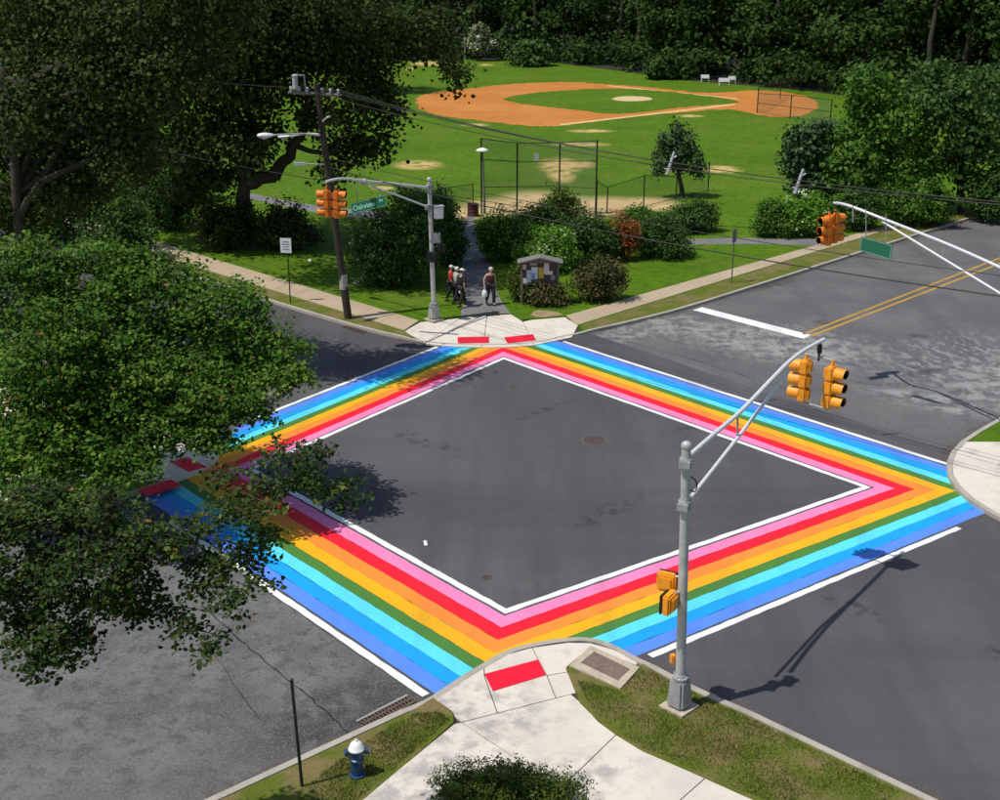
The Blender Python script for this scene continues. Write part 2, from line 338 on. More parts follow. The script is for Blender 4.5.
# kerbs
def kerb(name, line, side, label):
    inn = offset(line, side * .16); m = MB()
    n = len(line)
    for i in range(n - 1):
        a, b, c, d = line[i], line[i + 1], inn[i + 1], inn[i]
        pts = [(a.x, a.y), (b.x, b.y), (c.x, c.y), (d.x, d.y)]
        m.prism(pts, -.02, lambda p: zc(p) + .004)
    return m.build(name, M_kerb, kind='structure', label=label), inn
kerb('kerb_park', K_park, 1, 'pale concrete kerb along the park corner')
kerb('kerb_near', K_near, -1, 'concrete kerb curving round the nearest corner')
kerb('kerb_left', K_left, 1, 'concrete kerb round the corner under the leafy tree')
kerb('kerb_right', K_right, 1, 'concrete kerb round the right hand corner')
def vround(p): return (p.x, p.y)
def grit_mat():
    m, nt, b = new_mat('gutter_grit'); L = nt.links.new; b.inputs['Base Color'].default_value = (.13, .105, .08, 1); b.inputs['Roughness'].default_value = .95
    tc = _n(nt, 'ShaderNodeTexCoord'); no = _n(nt, 'ShaderNodeTexNoise'); no.inputs['Scale'].default_value = 2.4; no.inputs['Detail'].default_value = 8; no.inputs['Roughness'].default_value = .75
    L(tc.outputs['Object'], no.inputs['Vector']); mr = _n(nt, 'ShaderNodeMapRange'); mr.inputs['From Min'].default_value = .46; mr.inputs['From Max'].default_value = .6; mr.inputs['To Max'].default_value = .8
    L(no.outputs[0], mr.inputs['Value']); t = _n(nt, 'ShaderNodeBsdfTransparent'); mx = _n(nt, 'ShaderNodeMixShader'); L(mr.outputs[0], mx.inputs[0]); L(t.outputs[0], mx.inputs[1]); L(b.outputs[0], mx.inputs[2]); L(mx.outputs[0], nt.nodes['Material Output'].inputs[0]); return m
M_grit = grit_mat()
for line, sd_, lab in ((K_park, -1, 'grit and dust in the gutter along the park kerb'), (K_near, 1, 'grit and dust in the gutter of the nearest corner'), (K_left, -1, 'grit in the gutter under the leafy tree'), (K_right, -1, 'grit in the gutter of the right hand corner')):
    rr = random.Random(9); fine = []
    for a, b in zip(line, line[1:]):
        n = max(1, int((b - a).length / .5)); n = min(n, 80); fine += [a + (b - a) * (i / n) for i in range(n)]
    of = offset(fine, sd_ * .4); m = MB(); of = [p + (q - p) * rr.uniform(.35, 1.1) for p, q in zip(fine, of)]
    for i in range(len(fine) - 1): m.sheet([vround(fine[i]), vround(fine[i + 1]), vround(of[i + 1]), vround(of[i])], .0065)
    m.build('gutter_grit', M_grit, kind='stuff', label=lab)
# --- park: lawn with the worn verge strips, tan sidewalks, corner apron, paths
apron = px((404, 330), (420, 321), (461, 316.4), (487, 314.6), (511, 313), (522, 319.5), (532, 318.6), (565, 316), (578, 324), z=.1)
kin = offset(K_park, .15)
iL = max(i for i, p in enumerate(K_park) if p.x <= G(412, 341).x and p.y > 40 and i < 30); iR = min(i for i, p in enumerate(K_park) if p.x >= G(577, 335.5).x)
lawn = kin[:iL + 1] + apron + kin[iR:] + [Vector((500, 520, 0)), Vector((-500, 520, 0)), Vector((-420, kin[0].y + 120, 0))]
MB().prism([vround(p) for p in lawn], -.02, .10).build('lawn', M_grass, kind='structure', label='mown green lawn of the park and ball field')
def strip_poly(a0, a1, b0, b1): return [a0, a1, b1, b0]
def sidewalk(name, fa, na, step, gap, m, label, z=.124):
    """slabs between a front edge and a back edge (two world points each)"""
    root = empty(name, (0, 0, 0), kind='structure', label=label)
    L = (fa[1] - fa[0]).length; n = max(1, int(L / step))
    for i in range(n):
        t0 = (i + gap / step / 2) / n; t1 = (i + 1 - gap / step / 2) / n
        f = lambda e, t: e[0] + (e[1] - e[0]) * t
        MB().prism([vround(f(fa, t0)), vround(f(fa, t1)), vround(f(na, t1)), vround(f(na, t0))], .02, z + .002 * ((i * 7) % 3 - 1)).build('slab', m, root)
    return root
def extend(a, b, d): return b + (b - a).normalized() * d
fl0, fl1 = G(404, 330, .12), G(316, 309, .12)
f_l = (G(404, 330, .12), G(404, 330, .12) - dA * 34); b_l = (G(419, 320.5, .12), G(419, 320.5, .12) - dA * 34 + Vector((.25, .25, 0)))
sidewalk('sidewalk_park_left', f_l, b_l, 1.5, .012, M_tan, 'tan concrete sidewalk along the park on the left')
f_r = (G(578, 324.6, .12), G(855, 239.5, .12)); f_r = (f_r[0], extend(*f_r, 60)); b_r = (G(566, 315.6, .12), G(820, 244, .12)); b_r = (b_r[0], extend(*b_r, 66))
sidewalk('sidewalk_park_right', f_r, b_r, 1.5, .012, M_tan, 'tan concrete sidewalk along the park on the right')
MB().prism([vround(p) for p in offset(K_park, .2)[:iL + 1] + [f_l[0] + Vector((-.1, .0, 0))] + [f_l[1] + dB * -.05]], .0, .108).build('verge_park_left', M_verge, kind='structure', label='worn grass verge between the left park sidewalk and its kerb')
MB().prism([vround(p) for p in [f_r[1] - dA * -.05, f_r[0] + Vector((.1, -.02, 0))] + offset(K_park, .2)[iR + 1:]], .0, .108).build('verge_park_right', M_verge, kind='structure', label='worn grass verge between the right park sidewalk and its kerb')
ap = empty('corner_sidewalk_park', (0, 0, 0), kind='structure', label='pale concrete corner apron at the park with kerb ramps')
def slab(poly, parent, m=M_conc, gap=.012, top=None, z=.1):
    P = px(*poly, z=z); c = sum(P, Vector()) / len(P)
    n = len(P); a = sum(P[i].x * P[(i + 1) % n].y - P[(i + 1) % n].x * P[i].y for i in range(n)); sgn = 1 if a > 0 else -1
    Q = []
    for i in range(n):                  # inset by the joint
        t0 = (P[i] - P[i - 1]).normalized(); t1 = (P[(i + 1) % n] - P[i]).normalized()
        n0 = Vector((-t0.y, t0.x, 0)) * sgn; n1 = Vector((-t1.y, t1.x, 0)) * sgn
        nn = (n0 + n1); nn = nn.normalized() if nn.length > .1 else n0
        Q.append(P[i] + nn * gap / max(.5, nn.dot(n0)))
    return MB().prism([vround(p) for p in Q], -.02, top or zc).build('slab', m, parent)
for q in ([(404, 330), (420, 321), (461, 316.4), (432, 337), (428, 343)], [(428, 343), (432, 337), (461, 316.4), (487, 314.6), (484.5, 335), (481, 346), (457, 345.3)],
          [(481, 346), (484.5, 335), (487, 314.6), (511, 313), (523, 320.5), (534, 344), (507, 346)], [(534, 344), (523, 320.5), (532, 318.6), (565, 316), (578, 324.5), (572, 336)]):
    slab(q, ap, top=.05)
MB().sheet([vround(p) for p in kin[iL:iR + 1]] + [vround(p) for p in reversed(apron)], .0125).build('bedding', mat('joint_soil', (.05, .042, .032), .95), ap)
M_red = paint('red_tactile', srgb(232, 16, 50, .92), .12)
def pad(quad, parent, nu, nv, z=.03):
    P = px(*quad, z=z); m = MB()
    m.prism([vround(p) for p in P], -.01, .062)
    for i in range(nu):
        for j in range(nv):
            u, v = (i + .5) / nu, (j + .5) / nv
            p = P[0] * (1 - u) * (1 - v) + P[1] * u * (1 - v) + P[2] * u * v + P[3] * (1 - u) * v
            zz = .061; r = .016; s = .009; h = .007
            m.add([(p.x + r, p.y, zz), (p.x, p.y + r, zz), (p.x - r, p.y, zz), (p.x, p.y - r, zz), (p.x + s, p.y, zz + h), (p.x, p.y + s, zz + h), (p.x - s, p.y, zz + h), (p.x, p.y - s, zz + h)],
                  [(4, 5, 6, 7), (0, 1, 5, 4), (1, 2, 6, 5), (2, 3, 7, 6), (3, 0, 4, 7)])
    return m.build('tactile_pad', M_red, parent)
pad([(457.5, 337.8), (489, 337.3), (489, 343.6), (458, 344)], ap, 20, 8)
pad([(504, 338), (533, 334.8), (536, 341), (507.5, 344)], ap, 20, 8)
path = [px(*e, z=.11) for e in ([(461, 316), (461, 311), (466, 296), (464, 276), (461, 262), (459.5, 246), (465, 229), (467, 214), (470, 206)], [(511, 313), (507, 309), (497, 292), (493, 276), (489, 261), (478, 246), (475.5, 229), (475, 214), (481, 206)])]
MB().sheet([vround(p) for p in sub(path[0], 3) + list(reversed(sub(path[1], 3)))], .106).build('park_path', M_path, kind='structure', label='asphalt footpath leading from the corner into the park')
e0 = sub(px((250, 193), (275, 198), (320, 206), (390, 213), (466, 222), z=.11), 4); e1 = sub(px((250, 199), (275, 204), (320, 213), (390, 221), (464, 229), z=.11), 4)
MB().sheet([vround(p) for p in e0 + list(reversed(e1))], .105).build('park_path_left', M_path, kind='structure', label='footpath crossing the lawn behind the big tree')
e0 = sub(px((600, 243), (640, 240), (690, 238.6), (740, 238), (790, 238), (830, 238.5), z=.11), 4); e1 = sub(px((600, 249), (640, 245.5), (690, 244.5), (740, 244), (785, 244.5), (818, 246), z=.11), 4)
MB().sheet([vround(p) for p in e0 + list(reversed(e1))], .105).build('park_path_right', M_path, kind='structure', label='footpath meeting the sidewalk on the right')
# --- ball field
infield = px((416, 103.5), (420, 96), (440, 91.5), (470, 88.5), (506, 84.6), (542, 82.5), (575, 82.3), (608, 84.6), (650, 87.6), (698, 92.4), (725, 92.3), (752, 90.5), (790, 93), (815, 101), (812, 112), (785, 117.5), (757, 114.5), (734, 109.8), (713, 110), (680, 112.8), (620, 118), (585, 123), (554, 126.2), (518, 125), (476, 120.3), (440, 115.5), (422, 109.5), z=.1)
_r = random.Random(4); infield = [p + Vector((_r.uniform(-.22, .22), _r.uniform(-.35, .35), 0)) for p in sub(infield + [infield[0]], 10)[:-1]]
MB().sheet([vround(p) for p in infield], .108).build('infield_dirt', M_dirt, kind='structure', label='orange dirt infield of the ball diamond')
ig = px((503, 100), (509, 97.2), (530, 93.6), (560, 91), (608, 88.6), (659, 91), (710, 96.6), (732, 100), (738, 102), (730, 103.6), (680, 107.8), (620, 114), (585, 111.3), (552, 107.6), (518, 103.4), z=.1)
ig = [p + Vector((_r.uniform(-.15, .15), _r.uniform(-.3, .3), 0)) for p in sub(ig + [ig[0]], 10)[:-1]]
MB().sheet([vround(p) for p in ig], .116).build('infield_grass', M_grass, kind='structure', label='grass inside the ball diamond')
def blob(c, rx, ry, n, seed, z, name, m, label, amp=.12):
    r = random.Random(seed); ph = [r.uniform(0, 6.28) for _ in range(4)]; pts = []
    for k in range(n):
        a = 2 * math.pi * k / n; q = 1 + amp * (math.sin(3 * a + ph[0]) + .6 * math.sin(5 * a + ph[1]) + .5 * math.sin(9 * a + ph[2]))
        P = G(c[0] + rx * q * math.cos(a), c[1] + ry * q * math.sin(a), .1); pts.append(vround(P))
    return MB().sheet(pts, z).build(name, m, kind='structure', label=label)
blob((632, 99), 20, 2.6, 40, 1, .124, 'pitching_mound', M_sand, 'pale dirt pitching mound in the ball diamond', .03)
m = MB()
for a, b, wd in (((735, 104.5), (560, 125), .75), ((738, 99), (608, 86), .45)):
    m.sheet([vround(G(a[0], a[1] - wd, .1)), vround(G(b[0], b[1] - wd, .1)), vround(G(b[0], b[1] + wd, .1)), vround(G(a[0], a[1] + wd, .1))], .113)
m.build('baseline', mat('chalky_dirt', (.56, .40, .17), .9, 0, .2, 1.5), kind='structure', label='two pale baselines of the ball diamond')
blob((545, 314), 15, 3.4, 36, 8, .106, 'bare_soil', mat('bare_soil_brown', (.26, .19, .1), .95, 0, .35, 3, .8, 20), 'bare brown soil patch in front of the notice board', .1)
# --- near corner
nr = empty('corner_sidewalk_near', (0, 0, 0), kind='structure', label='pale concrete sidewalk slabs of the nearest corner')
for q in ([(433, 697.5), (457, 682), (484, 665.5), (484.5, 674), (497.5, 711), (461.5, 720)],
          [(484, 665.5), (508, 652), (532, 645.5), (547, 673.5), (556, 696), (497.5, 711), (484.5, 674)],
          [(532, 645.5), (568, 640.5), (590, 641), (612, 647), (639, 659), (636, 664), (590, 646.5), (569.5, 667), (570, 669.5), (547, 673.5)],
          [(547, 673.5), (570, 669.5), (580, 672), (580, 690), (556, 696)],
          [(461.5, 720), (535, 772), (575, 801), (610, 830), (560, 875), (330, 828), (394, 774), (454, 721.5)],
          [(461.5, 720), (497.5, 711), (556, 696), (571, 692), (583, 703), (598, 722), (616, 735.5), (569.5, 780.5), (556, 787), (535, 772)],
          [(616, 735.5), (643, 752), (670, 763.5), (705, 779), (648, 829), (610, 830), (569.5, 780.5)],
          [(705, 779), (745, 797), (792, 817), (735, 871), (648, 829)], [(792, 817), (850, 842), (910, 868), (850, 925), (735, 871)]):
    slab(q, nr, gap=.012, top=.05 if min(y for x, y in q) < 680 else None)
MB().sheet([vround(p) for p in px((436, 699), (459, 684), (485, 667.5), (509, 654), (537, 647), (568, 642.5), (590, 643), (611, 649.5), (634, 661), (640, 690), (612, 735), (470, 740))], .0125).build('bedding', mat('joint_soil', (.05, .042, .032), .95), nr)
pad([(484.5, 673.5), (538, 659), (546, 674.4), (493, 690.5)], nr, 22, 9, z=.07)
MB().prism([vround(p) for p in offset(K_near, -.15)[:6] + px((433, 697.5), (452.5, 711), (454, 721.5), (394, 774), (330, 828), (230, 915), z=.1)], -.02, .1).build('verge_near_left', M_verge, kind='structure', label='patch of grass and dirt behind the storm drain')
kn = offset(K_near, -.15)
jR = min(i for i, p in enumerate(K_near) if i > 20 and p.x >= G(640, 659).x)
MB().prism([vround(p) for p in px((566, 667), (571, 679), (580, 702), (598, 722), (616, 735.5), (643, 752), (670, 763.5), (705, 779), (792, 817), (910, 868), z=.1)] + [vround(kn[-1] - dB * 2), vround(kn[-1])] + [vround(p) for p in reversed(kn[jR:-1])] + [vround(G(636, 665, .1)), vround(G(590, 647, .1))], -.02, .1).build('verge_near_right', M_verge, kind='structure', label='grass verge round the foot of the near signal pole')
MB().sheet([(-16, 14), (-5, 17.0), (3, 17.2), (9, 17.6), (16, 12), (30, -10), (-40, -10)], .05).build('lawn_near', M_grass, kind='structure', label='lawn below the nearest corner')
# handhole box in the verge
hh = empty('utility_handhole', G(604, 668, .1), label='rusty handhole lid in a concrete frame beside the near sidewalk', cat='handhole')
o = px((569.5, 666.5), (590.5, 646.8), (639.4, 668.6), (620.5, 689.6), z=.1); i_ = px((580.5, 663.8), (594.5, 652.6), (630.5, 670.3), (618, 681.8), z=.1)
m = MB()
for k in range(4):
    j = (k + 1) % 4; m.prism([vround(o[k]), vround(o[j]), vround(i_[j]), vround(i_[k])], 0, .135)
m.build('frame', mat('old_concrete', (.42, .36, .27), .9, 0, .2, 6, .3, 60), hh)
MB().prism([vround(p) for p in i_], 0, .125).build('lid', mat('rusty_brown_lid', (.17, .115, .095), .9, 0, .3, 9, .6, 50), hh)
# --- left and right corners
kl = offset(K_left, .15)
MB().prism([vround(p) for p in kl] + [(-150, -20), (-150, 110)], -.02, .1).build('lawn_left', M_grass, kind='structure', label='lawn of the corner under the leafy tree')
lf = empty('corner_sidewalk_left', (0, 0, 0), kind='structure', label='concrete kerb ramp under the leafy tree')
kk = offset(K_left, .17)
for a, b in ((1, 4), (4, 8), (8, 11)):
    P = [kk[i] for i in range(a, b + 1)]; Q = [p + Vector((-2.3, 0.0, 0)) for p in P]
    MB().prism([vround(p) for p in P + list(reversed(Q))], .0, .128).build('slab', M_conc, lf)
pl = G(187, 489, .13)
M_redpad = M_red
for (x0, y0) in ((168, 487), (196, 464)):
    c = G(x0, y0, .14) + Vector((-.25, 0, 0)); u = (dB if y0 > 470 else -dA) * .55; v = Vector((-u.y, u.x, 0)) * .55
    MB().prism([vround(c - u - v), vround(c + u - v), vround(c + u + v), vround(c - u + v)], .1, .136).build('tactile_pad', M_red, lf)
sidewalk('sidewalk_left_street', (K_left[3] + Vector((-1.4, -1.2, 0)), K_left[3] + Vector((-1.4, -1.2, 0)) - dA * 50), (K_left[3] + Vector((-2.6, -2.4, 0)), K_left[3] + Vector((-2.6, -2.4, 0)) - dA * 50), 1.6, .012, M_conc, 'concrete sidewalk on the far side of the leafy tree')
sidewalk('sidewalk_left_near', (K_left[9] + Vector((-1.4, 1.2, 0)), K_left[9] + Vector((-1.4, 1.2, 0)) - dB * 30), (K_left[9] + Vector((-2.6, 2.4, 0)), K_left[9] + Vector((-2.6, 2.4, 0)) - dB * 30), 1.6, .012, M_conc, 'concrete sidewalk beneath the leafy tree')
kr = offset(K_right, .15)
MB().prism([vround(p) for p in kr] + [(120, 20), (220, 120)], -.02, .1).build('lawn_right', M_grass, kind='structure', label='lawn of the right hand corner')
rt = empty('corner_sidewalk_right', (0, 0, 0), kind='structure', label='concrete kerb ramp of the right hand corner')
kk = offset(K_right, .17)
for a, b in ((2, 5), (5, 8), (8, 10)):
    P = [kk[i] for i in range(a, b + 1)]; Q = [p + Vector((2.4, 0, 0)) for p in P]
    MB().prism([vround(p) for p in P + list(reversed(Q))], .0, .128).build('slab', M_conc, rt)
sidewalk('sidewalk_right_street', (K_right[2] + Vector((1.2, -.9, 0)), K_right[2] + Vector((1.2, -.9, 0)) + dB * 60), (K_right[2] + Vector((2.3, -2, 0)), K_right[2] + Vector((2.3, -2, 0)) + dB * 60), 1.6, .012, M_tan, 'tan sidewalk along the right hand street')
sidewalk('sidewalk_right_near', (K_right[9] + Vector((1.2, 1.0, 0)), K_right[9] + Vector((1.2, 1.0, 0)) + dA * 30), (K_right[9] + Vector((2.3, 2.1, 0)), K_right[9] + Vector((2.3, 2.1, 0)) + dA * 30), 1.6, .012, M_conc, 'pale sidewalk beyond the right hand corner')
# ------------------------------------------------------------------ rainbow crosswalks: stripes between an inner and an outer line
I_ = px((503.5, 357.3), (871, 487.5), (505, 614), (247, 469.5))          # top, right, bottom, left corners of the inner white line
lin = [(I_[0], I_[1]), (I_[1], I_[2]), (I_[2], I_[3]), (I_[3], I_[0])]      # TR, BR, BL, TL
lout = [tuple(px((565, 341.3), (893.5, 446))), tuple(px((861, 571), (655, 657))), tuple(px((421, 696), (170, 524))), tuple(px((250, 419.5), (435, 347)))]
def rl(k, t):                        # the line of side k at t (0.05 inner line's outer edge, 1 outer edge)
    s = (t - .05) / .95; a, b = lin[k]; c, d = lout[k]
    u = (b - a).normalized(); n = Vector((-u.y, u.x, 0))
    def oncd(p): return isect((p, p + n), (c, d))
    return (a + (oncd(a) - a) * s, b + (oncd(b) - b) * s)
def rcorner(k, t): return isect(rl(k - 1, t), rl(k, t))                      # corner between side k-1 and side k
bands = [('white_line', 0, .05, srgb(238, 238, 236, .93))]
cols = [('pink_stripe', srgb(255, 140, 192)), ('red_stripe', srgb(250, 18, 46)), ('orange_stripe', srgb(255, 148, 52)), ('yellow_stripe', srgb(250, 184, 10)),
        ('green_stripe', srgb(78, 135, 52)), ('aqua_stripe', srgb(95, 228, 246)), ('blue_stripe', srgb(10, 168, 248)), ('periwinkle_stripe', srgb(92, 146, 248))]
edge = [.07, .178, .29, .40, .512, .604, .712, .82, .93]
for i, (n_, c) in enumerate(cols): bands.append((n_, edge[i], edge[i + 1], tuple(x * .86 for x in c)))
bands.append(('white_line', .95, 1.0, srgb(238, 238, 236, .93)))
pm = {}
sides = ['far right side, from the park corner to the right', 'near right side, behind the near signal pole', 'near left side, running under the leafy tree', 'far left side, from the park corner to the leafy tree']
for k in range(4):
    root = empty('rainbow_crosswalk', (0, 0, 0), label='rainbow striped crosswalk on the ' + sides[k], kind='structure')
    for n_, t0, t1, c in bands:
        if n_ not in pm: pm[n_] = paint(n_, c, .38 if n_ != 'white_line' else .3)
        a0, a1 = rcorner(k, t0), rcorner(k, t1); b0, b1 = rcorner((k + 1) % 4, t0), rcorner((k + 1) % 4, t1)
        if t1 == 1.0 or t0 >= .9:      # the outer line stops at the kerbs
            ends = [((565, 341.3), (960, 467)), ((962, 529), (653, 658)), ((422, 697), (166, 522)), ((247, 420.6), (436, 346.8))][k]
            e = px(*ends); l0, l1 = rl(k, t0), rl(k, t1); nn = Vector((-(l0[1] - l0[0]).y, (l0[1] - l0[0]).x, 0))
            a0, b0 = [isect((q, q + nn), l0) for q in e]; a1, b1 = [isect((q, q + nn), l1) for q in e]
        n = 40; rr = random.Random(k * 31 + int(t0 * 100)); A = [a0 + (b0 - a0) * (i / n) for i in range(n + 1)]; B = [a1 + (b1 - a1) * (i / n) for i in range(n + 1)]
        u = (b0 - a0).normalized(); nv = Vector((-u.y, u.x, 0))
        A = [p + nv * (rr.uniform(-.014, .014) if 0 < i < n else 0) for i, p in enumerate(A)]; B = [p + nv * (rr.uniform(-.014, .014) if 0 < i < n else 0) for i, p in enumerate(B)]
        m = MB()
        for i in range(n): m.sheet([vround(A[i]), vround(A[i + 1]), vround(B[i + 1]), vround(B[i])], .0085)
        m.build(n_, pm[n_], root)
# stop bar, double yellow line
MB().sheet([vround(p) for p in px((692.5, 310), (702, 307.3), (811.5, 335.2), (803, 338.8))], .0045).build('stop_bar', pm['white_line'], kind='structure', label='white stop bar across the right hand street')
M_yl = paint('yellow_line', (.48, .27, .035), .6)
for k in range(2):
    a, b = px((803.5 + k * 7.5, 334.2 + k * 1.9), (884 + k * 7.5, 303 + k * 2.2)); b = extend(a, b, 80); u = (b - a).normalized(); nn = Vector((-u.y, u.x, 0)) * .075
    MB().sheet([vround(a - nn), vround(b - nn), vround(b + nn), vround(a + nn)], .0045).build('centre_line', M_yl, kind='structure', label=('upper' if k == 0 else 'lower') + ' line of the double yellow centre line')
# asphalt seams and cracks
M_crk = mat('crack_filler', (.016, .016, .017), .7, 0, .2, 8)
def crack(pts, wd, seed, label, name='asphalt_seam'):
    P = sub(px(*pts), 8); r = random.Random(seed); m = MB(); L = []; Q = []
    for i, p in enumerate(P):
        t = (P[min(i + 1, len(P) - 1)] - P[max(i - 1, 0)]).normalized(); nn = Vector((-t.y, t.x, 0)); j = r.uniform(-.03, .03); ww = wd * r.uniform(.4, 1.2)
        L.append(p + nn * (j + ww)); Q.append(p + nn * (j - ww))
    for i in range(len(P) - 1): m.sheet([vround(L[i]), vround(L[i + 1]), vround(Q[i + 1]), vround(Q[i])], .006)
    m.build(name, M_crk, kind='structure', label=label)
crack([(203, 606), (240, 640), (290, 681), (330, 716), (352, 737)], .022, 1, 'dark seam in the asphalt of the near left street')
crack([(615, 338), (700, 362), (770, 384), (800, 394)], .012, 2, 'thin crack outside the far right crosswalk')
crack([(640, 330), (690, 345), (760, 352)], .010, 4, 'thin crack across the pale patch of the right hand street')
crack([(690, 318), (730, 322), (790, 344)], .008, 5, 'hairline crack behind the stop bar')
crack([(850, 380), (875, 385), (899, 384), (940, 392)], .012, 6, 'thin crack near the right hand street centre')
crack([(120, 560), (200, 640), (260, 720)], .012, 7, 'thin crack in the near left street')
# covers
def cover(x, y, r, label, m):
    c = G(x, y); t = empty('manhole_cover', c, label=label, cat='manhole cover')
    q = MB(); n = 28
    q.lathe((c.x, c.y, 0), [(r * 1.18, .004), (r * 1.18, .011), (r, .011), (r, .006)], n); q.build('ring', mat('patched_ring', (.1, .085, .075), .9, 0, .3, 12, .4), t)
    q = MB(); q.lathe((c.x, c.y, 0), [(r * .96, .004), (r * .96, .012)], n)
    for i in range(5):
        for j in range(5):
            a, b = (i - 2) * r * .34, (j - 2) * r * .34
            if math.hypot(a, b) < r * .8: q.box((c.x + a, c.y + b, .014), (r * .17, r * .17, .006))
    q.build('lid', m, t)
M_iron = mat('cast_iron_rusty', (.085, .06, .055), .75, .3, .3, 14, .3)
cover(594, 440.5, .36, 'rusty round manhole lid in the middle of the intersection', M_iron)
cover(487, 577.5, .13, 'small valve cover near the bottom of the intersection', M_iron)
cover(514, 386, .2, 'faint small round cover near the top of the intersection', mat('dull_iron', (.075, .07, .065), .8, .1, .2, 10))
q = MB(); c = G(425.5, 543); q.box((c.x, c.y, .012), (.09, .3, .012), .15, .8)
tag(q.build('litter', M_white), 'scrap of white paper lying on the intersection asphalt', 'litter')
#@@OBJECTS
# ------------------------------------------------------------------ street furniture
def visor(m, c, d, r, length):        # open-bottomed tunnel visor pointing along d
    up = Vector((0, 0, 1)); s = d.cross(up).normalized(); n = 14; inner = r * .93
    rings = []
    for rad, l in ((r, 0), (r, length), (inner, length), (inner, 0)):
        ring = []
        for k in range(n + 1):
            a = R(-50) + R(280) * k / n
            cut = l * (1.0 - .18 * max(0, -math.sin(a)))
            ring.append(c + s * math.cos(a) * rad + up * math.sin(a) * rad + d * cut)
        rings.append(ring)
    vs = [p for q in rings for p in q]; w_ = n + 1; fs = []
    for a in range(3):
        for k in range(n): fs.append((a * w_ + k, a * w_ + k + 1, (a + 1) * w_ + k + 1, (a + 1) * w_ + k))
    m.add(vs, fs)
def signal_head(pole, top, yaw, mt):
    """three-section head hanging from `top`, facing yaw"""
    t = empty('signal_head', Vector(top) - wloc(pole)); t.parent = pole
    d = Vector((math.cos(yaw), math.sin(yaw), 0)); s = Vector((-d.y, d.x, 0)); M = Matrix((s, d, Vector((0, 0, 1)))).transposed()
    top = Vector(top)
    for i, c in enumerate(('red', 'amber', 'green')):
        ctr = top - Vector((0, 0, .09 + .17 + i * .345))
        q = MB(); q.box(ctr, (.34, .20, .338), M=M); q.build('housing', mt, t, bevel=.03)
        q = MB(); q.box(ctr - d * .13, (.26, .06, .25), M=M, taper=.9); q.build('back_cover', mt, t, bevel=.02)
        q = MB(); visor(q, ctr + d * .10, d, .155, .27); q.build('visor', mt, t, smooth=True)
        q = MB(); q.lathe(ctr + d * .098, [(.14, 0), (.12, .025), (.06, .04), (.001, .045)], 14, M=Matrix((s, Vector((0, 0, 1)), d)).transposed()); q.build('lens', M_lens[c], t, smooth=True)
        q = MB(); visor(q, ctr + d * .105, d, .142, .255); q.build('visor_lining', M_blk, t, smooth=True)
    q = MB(); q.tube([top - Vector((0, 0, .10)), top + Vector((0, 0, .06))], .04, 8); q.build('top_bracket', mt, t)
    return t
def pole_base(root, P, w0=.42, h=.66, m=None):
    q = MB(); q.box((P.x, P.y, P.z + .015), (.6, .6, .06), R(45)); q.build('footing', mat('old_concrete', (.42, .36, .27), .9, 0, .2, 6, .3, 60), root)
    q = MB(); q.box((P.x, P.y, P.z + .05 + h / 2), (w0, w0, h), R(45), .8); q.build('transformer_base', m or M_steel2, root, bevel=.05)
    q = MB(); q.lathe((P.x, P.y, P.z + h + .03), [(.17, 0), (.17, .05), (.135, .06), (.12, .11)], 14); q.build('base_collar', m or M_steel2, root)
    for k in range(4):
        a = R(45 + 90 * k); q = MB(); q.tube([(P.x + .15 * math.cos(a), P.y + .15 * math.sin(a), P.z + h + .06), (P.x + .15 * math.cos(a), P.y + .15 * math.sin(a), P.z + h + .12)], .022, 6); q.build('anchor_bolt', M_steel, root)
def signal_pole(P, htop, upper, lower, struts, label, rad=.105, lean=Vector((0, 0, 0))):
    t = empty('traffic_signal_pole', P, label=label, cat='signal pole')
    pole_base(t, P)
    q = MB(); q.tube([P + Vector((0, 0, .55)), P + lean + Vector((0, 0, htop))], [rad, rad * .86], 16); q.build('shaft', M_steel, t, smooth=True)
    q = MB(); q.lathe(P + lean + Vector((0, 0, htop)), [(rad * .98, -.05), (rad * .98, .0), (rad * .8, .04), (rad * .3, .07)], 16); q.build('pole_cap', M_steel, t, smooth=True)
    for z, tgt in ((upper[0].z, upper[0]), (lower[0].z, lower[0])):
        q = MB(); c = Vector((P.x, P.y, z)) + lean * (z / htop)
        q.lathe(c, [(rad * 1.25, -.09), (rad * 1.25, -.05), (rad * 1.08, -.045), (rad * 1.08, .045), (rad * 1.25, .05), (rad * 1.25, .09)], 16)
        d = (tgt - c); d.z = 0; d.normalize()
        q.box(c + d * (rad + .06), (.16, .14, .2), math.atan2(d.y, d.x)); q.box(c - d * (rad + .03), (.07, .22, .14), math.atan2(d.y, d.x)); q.build('clamp', M_steel2, t)
    q = MB(); q.tube(sub(upper, 5), .05, 10); q.build('mast_arm', M_arm, t, smooth=True)
    q = MB(); q.tube(lower, .04, 10); q.build('brace_arm', M_arm, t, smooth=True)
    for a, b in struts:
        q = MB(); q.tube([a, b], .022, 6); q.build('strut', M_steel2, t)
    return t
def cable(root, pts, r=.018, m=None, name='cable'):
    q = MB(); q.tube(sub(pts, 5), r, 5); return q.build(name, m or M_wire, root)
